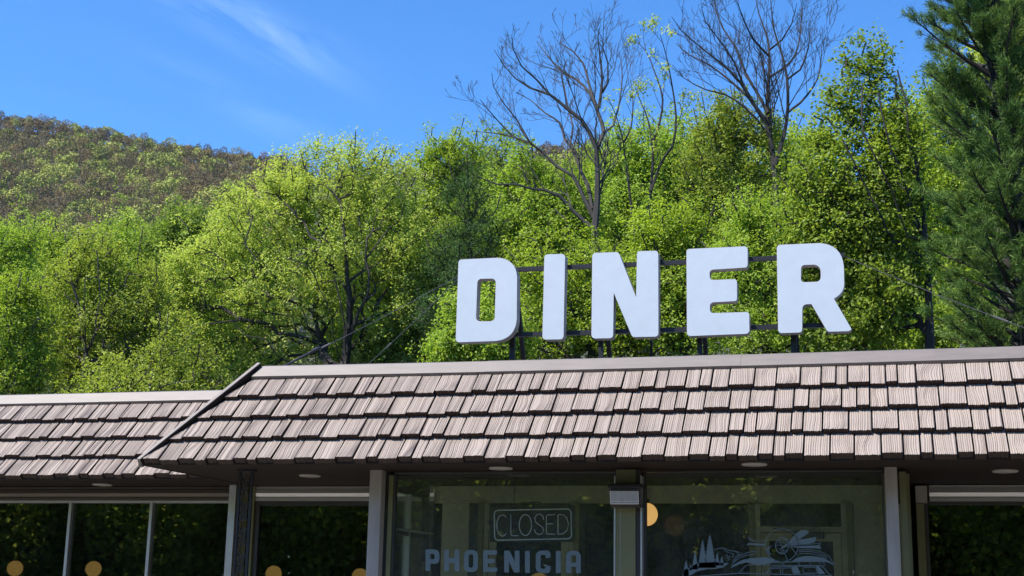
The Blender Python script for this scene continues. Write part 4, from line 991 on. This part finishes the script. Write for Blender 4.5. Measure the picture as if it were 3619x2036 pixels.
# bare trees: traced main limbs, twigs grown from them
def bare(name, label, Y, polys, r0, bark, seed, twig=1.0, buds=None, dens=1.0):
    rng = np.random.default_rng(seed); a, b, ra, rb = [], [], [], []; tips = []
    p0 = polys[0][0]; bb = at(*p0[0], Y); g = gz(bb[0], Y); root = thing(name, label, 'tree', (bb[0], Y, g))
    if bb[2] > g: a.append(np.array([bb[0], Y, g])); b.append(bb); ra.append(r0*1.15); rb.append(r0)
    def twigs(p, d, L, r, lev):
        ns = max(3, int(L/.28)); pts = [p]
        for s in range(ns):
            d = d+np.array([0, 0, .10])+rng.normal(0, .07, 3); d /= np.linalg.norm(d); q = p+d*L/ns; f0, f1 = 1-.45*s/ns, 1-.45*(s+1)/ns
            a.append(p); b.append(q); ra.append(r*f0); rb.append(r*f1); p = q
            if lev > 0 and s >= 1 and rng.random() < (.92 if lev > 1 else .6)*dens:
                for _ in range(1 if rng.random() < .6 else 2):
                    sd = np.cross(d, rng.normal(size=3)); sd /= np.linalg.norm(sd); an = rng.uniform(.45, .85)
                    e = d*math.cos(an)+sd*math.sin(an); e[2] += .12; e /= np.linalg.norm(e)
                    twigs(p, e, L*rng.uniform(.42, .68)*(1.1-.45*s/ns), max(.0062, r*.55), lev-1)
        tips.append((p, d))
    for poly, dy, rs in polys:
        n = len(poly); pts = [at(*q, Y+dy*(i/(n-1))**1.2) for i, q in enumerate(poly)]
        fine = []
        for i in range(n-1):
            k = max(1, int(np.linalg.norm(pts[i+1]-pts[i])/.35))
            pm1 = pts[max(0, i-1)]; p2 = pts[min(n-1, i+2)]
            for j in range(k):
                t = j/k; x0, x1, x2, x3 = pm1, pts[i], pts[i+1], p2
                fine.append(.5*(2*x1+(x2-x0)*t+(2*x0-5*x1+4*x2-x3)*t*t+(3*x1-x0-3*x2+x3)*t**3))
        fine.append(pts[-1]); m = len(fine)
        for i in range(m-1):
            t0, t1 = i/(m-1), (i+1)/(m-1); q0, q1 = rs*.62*(1-t0)**.9+.009, rs*.62*(1-t1)**.9+.009
            a.append(fine[i]); b.append(fine[i+1]); ra.append(q0); rb.append(q1)
            d = fine[i+1]-fine[i]; d /= np.linalg.norm(d)+1e-9
            if t0 > .22 and rng.random() < .85*dens:
                sd = np.cross(d, rng.normal(size=3)); sd /= np.linalg.norm(sd); an = rng.uniform(.5, .95); e = d*math.cos(an)+sd*math.sin(an); e[2] += .30; e /= np.linalg.norm(e)
                twigs(fine[i], e, twig*rng.uniform(.8, 1.8)*(1.15-.80*t0), max(.010, q0*.36), 3)
        tips.append((fine[-1], d))
    tubes(np.array(a), np.array(b), np.array(ra), np.array(rb), 'trunk', bark, root, 5)
    if buds:
        T = np.array([t[0] for t in tips]); T = T[rng.random(len(T)) < buds[1]]
        C = np.repeat(T, 9, 0)+rng.normal(0, .09, (len(T)*9, 3)); qmesh('crown', leaves(C, .10, rng, .6), buds[0], root)
    return root
q4 = lambda pts: zm(1650, 0, .5865, pts)
q5 = lambda pts: zm(2300, 0, .5868, pts)
bare('bare_ash_tree', 'grey leafless tree with wide spreading limbs against the blue sky in the middle', 43.5, [
    (q4([(775, 1480), (770, 1390), (785, 1200), (785, 1000), (778, 890), (735, 790), (690, 720), (600, 650), (500, 570), (380, 530), (290, 470), (220, 390), (165, 300)]), -1.5, .20),
    (q4([(780, 900), (825, 800), (790, 680), (740, 560), (660, 480), (560, 420), (480, 330), (420, 250)]), 1.5, .11),
    (q4([(788, 670), (740, 520), (700, 380), (640, 310), (560, 260), (575, 200)]), .6, .08),
    (q4([(795, 650), (815, 480), (800, 330), (790, 230), (797, 170)]), -.8, .08),
    (q4([(750, 1370), (640, 1270), (560, 1180), (470, 1145), (380, 1135), (300, 1110), (180, 1110), (60, 1060)]), -1.2, .12),
    (q4([(765, 1310), (700, 1180), (640, 1060), (540, 1000), (460, 920), (380, 860), (280, 825), (150, 800), (30, 790)]), -.6, .13),
    (q4([(755, 1260), (730, 1120), (690, 1040), (640, 900), (590, 840), (560, 740), (470, 680), (380, 600), (300, 560)]), 1.2, .11),
    (q4([(640, 900), (625, 850), (640, 760), (610, 650), (590, 540), (560, 400)]), 1.8, .05),
    (q4([(822, 800), (880, 760), (910, 660), (930, 540), (935, 420), (915, 300)]), 1.0, .05),
    (q4([(815, 560), (850, 500), (850, 380), (820, 290), (822, 220)]), -1.2, .05),
    (q4([(500, 570), (420, 480), (330, 400), (280, 300), (270, 210)]), -1.6, .05),
    (q4([(380, 860), (300, 720), (220, 620), (160, 520), (150, 440)]), -.8, .05),
    (q4([(280, 825), (180, 720), (110, 640), (80, 600)]), -.8, .04)], .22, M['barkpale'], 61, twig=1.1, dens=1.15)
bare('bare_elm_tree', 'tall dark leafless tree with dense upward twigs cut by the top edge', 46, [
    (q5([(755, 1250), (750, 1120), (735, 950), (715, 800), (700, 650), (710, 480), (715, 350), (700, 220), (650, 80), (625, -60)]), .5, .17),
    (q5([(735, 900), (690, 740), (640, 660), (560, 520), (480, 430), (370, 340), (260, 250), (180, 180), (125, 100)]), -1.4, .11),
    (q5([(705, 680), (640, 560), (570, 440), (520, 300), (440, 180), (390, 60), (375, -60)]), 1.2, .09),
    (q5([(690, 720), (600, 600), (470, 480), (350, 390), (230, 330), (150, 260)]), .5, .08),
    (q5([(720, 830), (640, 720), (560, 640), (450, 570), (330, 540), (200, 470), (130, 390)]), -.9, .07),
    (q5([(745, 1000), (800, 820), (825, 650), (820, 470), (790, 330), (740, 170), (720, -30)]), -.7, .12),
    (q5([(712, 470), (800, 410), (870, 330), (900, 200), (910, 20)]), 1.3, .06),
    (q5([(822, 680), (900, 620), (980, 520), (1020, 420), (1030, 270)]), .8, .06),
    (q5([(716, 300), (790, 240), (850, 140), (880, 20)]), -1.0, .05),
    (q5([(715, 340), (620, 240), (560, 120), (510, -20)]), -1.4, .06),
    (q5([(560, 520), (500, 370), (420, 250), (330, 130), (310, 60)]), -1.5, .05),
    (q5([(820, 480), (900, 420), (950, 280), (960, 120)]), -.4, .05)], .18, M['barkmid'], 62, twig=1.25, dens=1.3)
bare('budding_tree', 'slender tree just breaking into leaf between the two leafless trees', 45, [
    (q4([(1090, 1300), (1110, 1130), (1120, 900), (1090, 720), (1050, 620), (1010, 520)]), .6, .09),
    (q4([(1110, 1150), (1170, 980), (1240, 880), (1260, 700), (1230, 480), (1200, 330), (1165, 210)]), -.8, .07),
    (q4([(1120, 850), (1150, 780), (1180, 600), (1130, 430), (1080, 310), (1010, 240)]), .6, .06),
    (q4([(1010, 1420), (985, 1200), (960, 1000), (940, 850), (900, 700), (850, 590)]), -.4, .07),
    (q4([(945, 860), (990, 760), (1000, 600), (985, 480)]), .7, .045)], .10, M['barkmid'], 63, twig=.8, buds=(LM['yellow'], .35), dens=.75)

# ------------------------------------------------------------------ the wooded hill far behind
RPX = [(-900, 150), (-500, 225), (-200, 270), (0, 300), (100, 305), (180, 322), (260, 335), (330, 352), (420, 372), (520, 383), (600, 394), (680, 402), (800, 420), (1000, 410), (1200, 385), (1340, 375), (1420, 368), (1480, 366), (1560, 372), (1800, 400), (2200, 430), (2800, 480)]
YH = 760.0
RX = [at(a*OV, b*OV, YH) for a, b in RPX]; HXS = np.array([p[0] for p in RX]); HZS = np.array([p[2] for p in RX])-8.5
def hz(x, y):
    t = np.clip((np.asarray(y)-240)/(YH-240), 0, 1.0); x_ = np.asarray(x)*YH/np.maximum(y, 200)**.5/YH**.5
    z = np.interp(x_, HXS, HZS)*t**1.15
    return z+5*np.sin(np.asarray(x)*.021+np.asarray(y)*.013)*t*(1-t)*4
tag(sheet('hill', -720, 420, 240, YH, 0, M['hillfloor'] if 'hillfloor' in M else mat('forest_floor', (.05, .05, .03), .95, noise=.35, nscale=.05), 60, 40, lambda x, y: float(hz(x, y))+1.5), kind='structure')
tag(sheet('far_hill', -720, 420, YH+.01, 1100, 0, mat('forest_floor_far', (.07, .06, .045), .95), 60, 4, lambda x, y: float(hz(x, YH))+1.5-(y-YH)*.2), kind='structure')
def forest():
    rng = np.random.default_rng(77); V = []; T = []
    def tree(x, Y, q, big=1.0):
        z = float(hz(x, Y)); h = rng.uniform(10, 14.5)*big; hfrac = (Y-300)/460
        pg = .66-.40*hfrac+.22*math.sin(x*.035+1)*math.sin(Y*.024); rx = rng.uniform(2.7, 4.6)*big
        leafy_ = rng.random() < pg; rx *= 1.15 if leafy_ else .95
        u = rng.normal(size=(q, 3)); u /= np.linalg.norm(u, axis=1)[:, None]; u[:, 2] = np.where(u[:, 2] < -.35, -u[:, 2], u[:, 2])
        lob = rng.normal(size=(6, 3)); lob[:, 2] = np.abs(lob[:, 2]); lob /= np.linalg.norm(lob, axis=1)[:, None]
        bulge = 1+.22*((u@lob.T).max(1)-.75)*3
        r = (rng.uniform(.80, 1.03, q)*bulge)[:, None]
        C = np.array([x, Y, z+h*.54])+u*r*np.array([rx, rx, h*.46])
        if leafy_: tn = rng.choice([.60, .70, .80, .90], p=[.2, .25, .3, .25]); sz = rng.uniform(.85, 1.15); keep = q
        else: tn = rng.choice([.06, .16, .26, .36, .48], p=[.22, .3, .22, .08, .18]); sz = rng.uniform(.7, .95); keep = q
        V.append(leaves(C[:keep], sz, rng, .55, .55 if not leafy_ else .8, outward=u[:keep])); T.append(np.full(keep, tn+rng.normal(0, .02))+rng.normal(0, .02, keep))
        for an in (0, 1.57):
            s = np.array([math.cos(an), math.sin(an), 0])*.2; p = np.array([x, Y, z-1.5]); t = np.array([x+rng.normal(0, .4), Y, z+h*.9]); V.append(np.stack([p-s, p+s, t+s*.3, t-s*.3])[None]); T.append(np.array([.30 if rng.random() < .5 else .02]))
        for _ in range(5):
            an = rng.random()*6.28; p = np.array([x, Y, z+h*rng.uniform(.3, .55)]); t = p+np.array([math.cos(an)*rx*.7, math.sin(an)*rx*.7, h*.3]); s = np.array([.10, 0, 0]); V.append(np.stack([p-s, p+s, t+s*.4, t-s*.4])[None]); T.append(np.array([.06]))
    def field(pxa, pxb, y0, y1, st, q):
        Y = y0
        while Y < y1:
            xa = ray(pxa*OV, 600); xb = ray(pxb*OV, 600); x = xa[0]/xa[1]*Y
            while x < xb[0]/xb[1]*Y:
                tree(x+rng.normal(0, st*.28), Y+rng.normal(0, st*.3), q, rng.uniform(.8, 1.12)); x += st
            Y += st*1.15
    field(-230, 760, 340, YH-8, 6.6, 300); field(-230, 760, YH-8, YH+4, 5.0, 320)
    field(760, 1320, 715, YH, 8, 150); field(1320, 1600, 660, YH, 6.6, 300); field(1600, 2700, 735, YH, 9, 120)
    m = bpy.data.materials.new('spring_forest'); m.use_nodes = True; t = m.node_tree; b = t.nodes['Principled BSDF']; b.inputs['Roughness'].default_value = .8; b.inputs['Specular IOR Level'].default_value = .1
    at_ = nd(t, 'ShaderNodeAttribute', attribute_name='tone'); r = nd(t, 'ShaderNodeValToRGB'); e = r.color_ramp.elements
    cols = [(0, (0.121, 0.090, 0.047)), (.16, (0.198, 0.148, 0.074)), (.26, (0.286, 0.225, 0.101)), (.36, (0.242, 0.140, 0.070)), (.48, (0.286, 0.250, 0.086)), (.60, (0.220, 0.240, 0.055)), (.70, (0.286, 0.320, 0.070)), (.80, (0.396, 0.400, 0.101)), (.92, (0.418, 0.460, 0.101))]
    while len(e) < len(cols): e.new(.5)
    for i, (p, c) in enumerate(cols): e[i].position = p; e[i].color = (*c, 1)
    t.links.new(at_.outputs['Fac'], r.inputs['Fac']); t.links.new(r.outputs['Color'], b.inputs['Base Color'])
    return qmesh('forest', np.concatenate(V), m, None, np.concatenate(T))
tag(forest(), 'far off spring wood of brown and green crowns covering the hill', 'forest', kind='stuff')

# ------------------------------------------------------------------ the wood across the road, which the windows mirror
def mirror_wood():
    rng = np.random.default_rng(91); V = []
    for i in range(84):
        x = -84+i*1.7+rng.normal(0, 1); y = -24-(i % 4)*3.2-rng.random()*2; h = rng.uniform(11, 18); rx = rng.uniform(2.4, 4.0)
        k = 6200; u = rng.normal(size=(k, 3)); u /= np.linalg.norm(u, axis=1)[:, None]; r = rng.uniform(.5, 1.05, k)[:, None]
        V.append(leaves(np.array([x, y, h*.52])+u*r*np.array([rx, rx, h*.50]), .30, rng, .5, .8))
    for i in range(120):
        u = rng.normal(size=(240, 3)); u /= np.linalg.norm(u, axis=1)[:, None]; V.append(leaves(np.array([-84+i*1.2, -33-(i % 4)*2, 6.5+rng.random()*3])+u*np.array([2.6, 2, 6.5])*rng.uniform(.4, 1, (240, 1)), 1.5, rng, .3, .9))
    return qmesh('roadside_wood', np.concatenate(V), leafmat('roadside_leaf', [(.14, .20, .03), (.26, .35, .05), (.42, .52, .08), (.58, .66, .13)], transl=.6))
tag(mirror_wood(), 'dense green wood across the road, mirrored darkly in the diner windows', 'wood', kind='stuff')

# ------------------------------------------------------------------ a little valley air in front of the far hill
HAZE = .00004
hb = MB(); hb.box(-900, 700, -110, 1300, -1.5, 420)
hm = bpy.data.materials.new('valley_air'); hm.use_nodes = True; ht = hm.node_tree; ht.nodes.clear()
ho = nd(ht, 'ShaderNodeOutputMaterial'); hv_ = nd(ht, 'ShaderNodeVolumePrincipled'); hv_.inputs['Color'].default_value = (.86, .91, .98, 1); hv_.inputs['Density'].default_value = HAZE; hv_.inputs['Anisotropy'].default_value = .2
ht.links.new(hv_.outputs[0], ho.inputs['Volume'])
tag(hb.build('haze', hm), 'thin pale air that softens the far wooded hill', 'haze', kind='stuff')
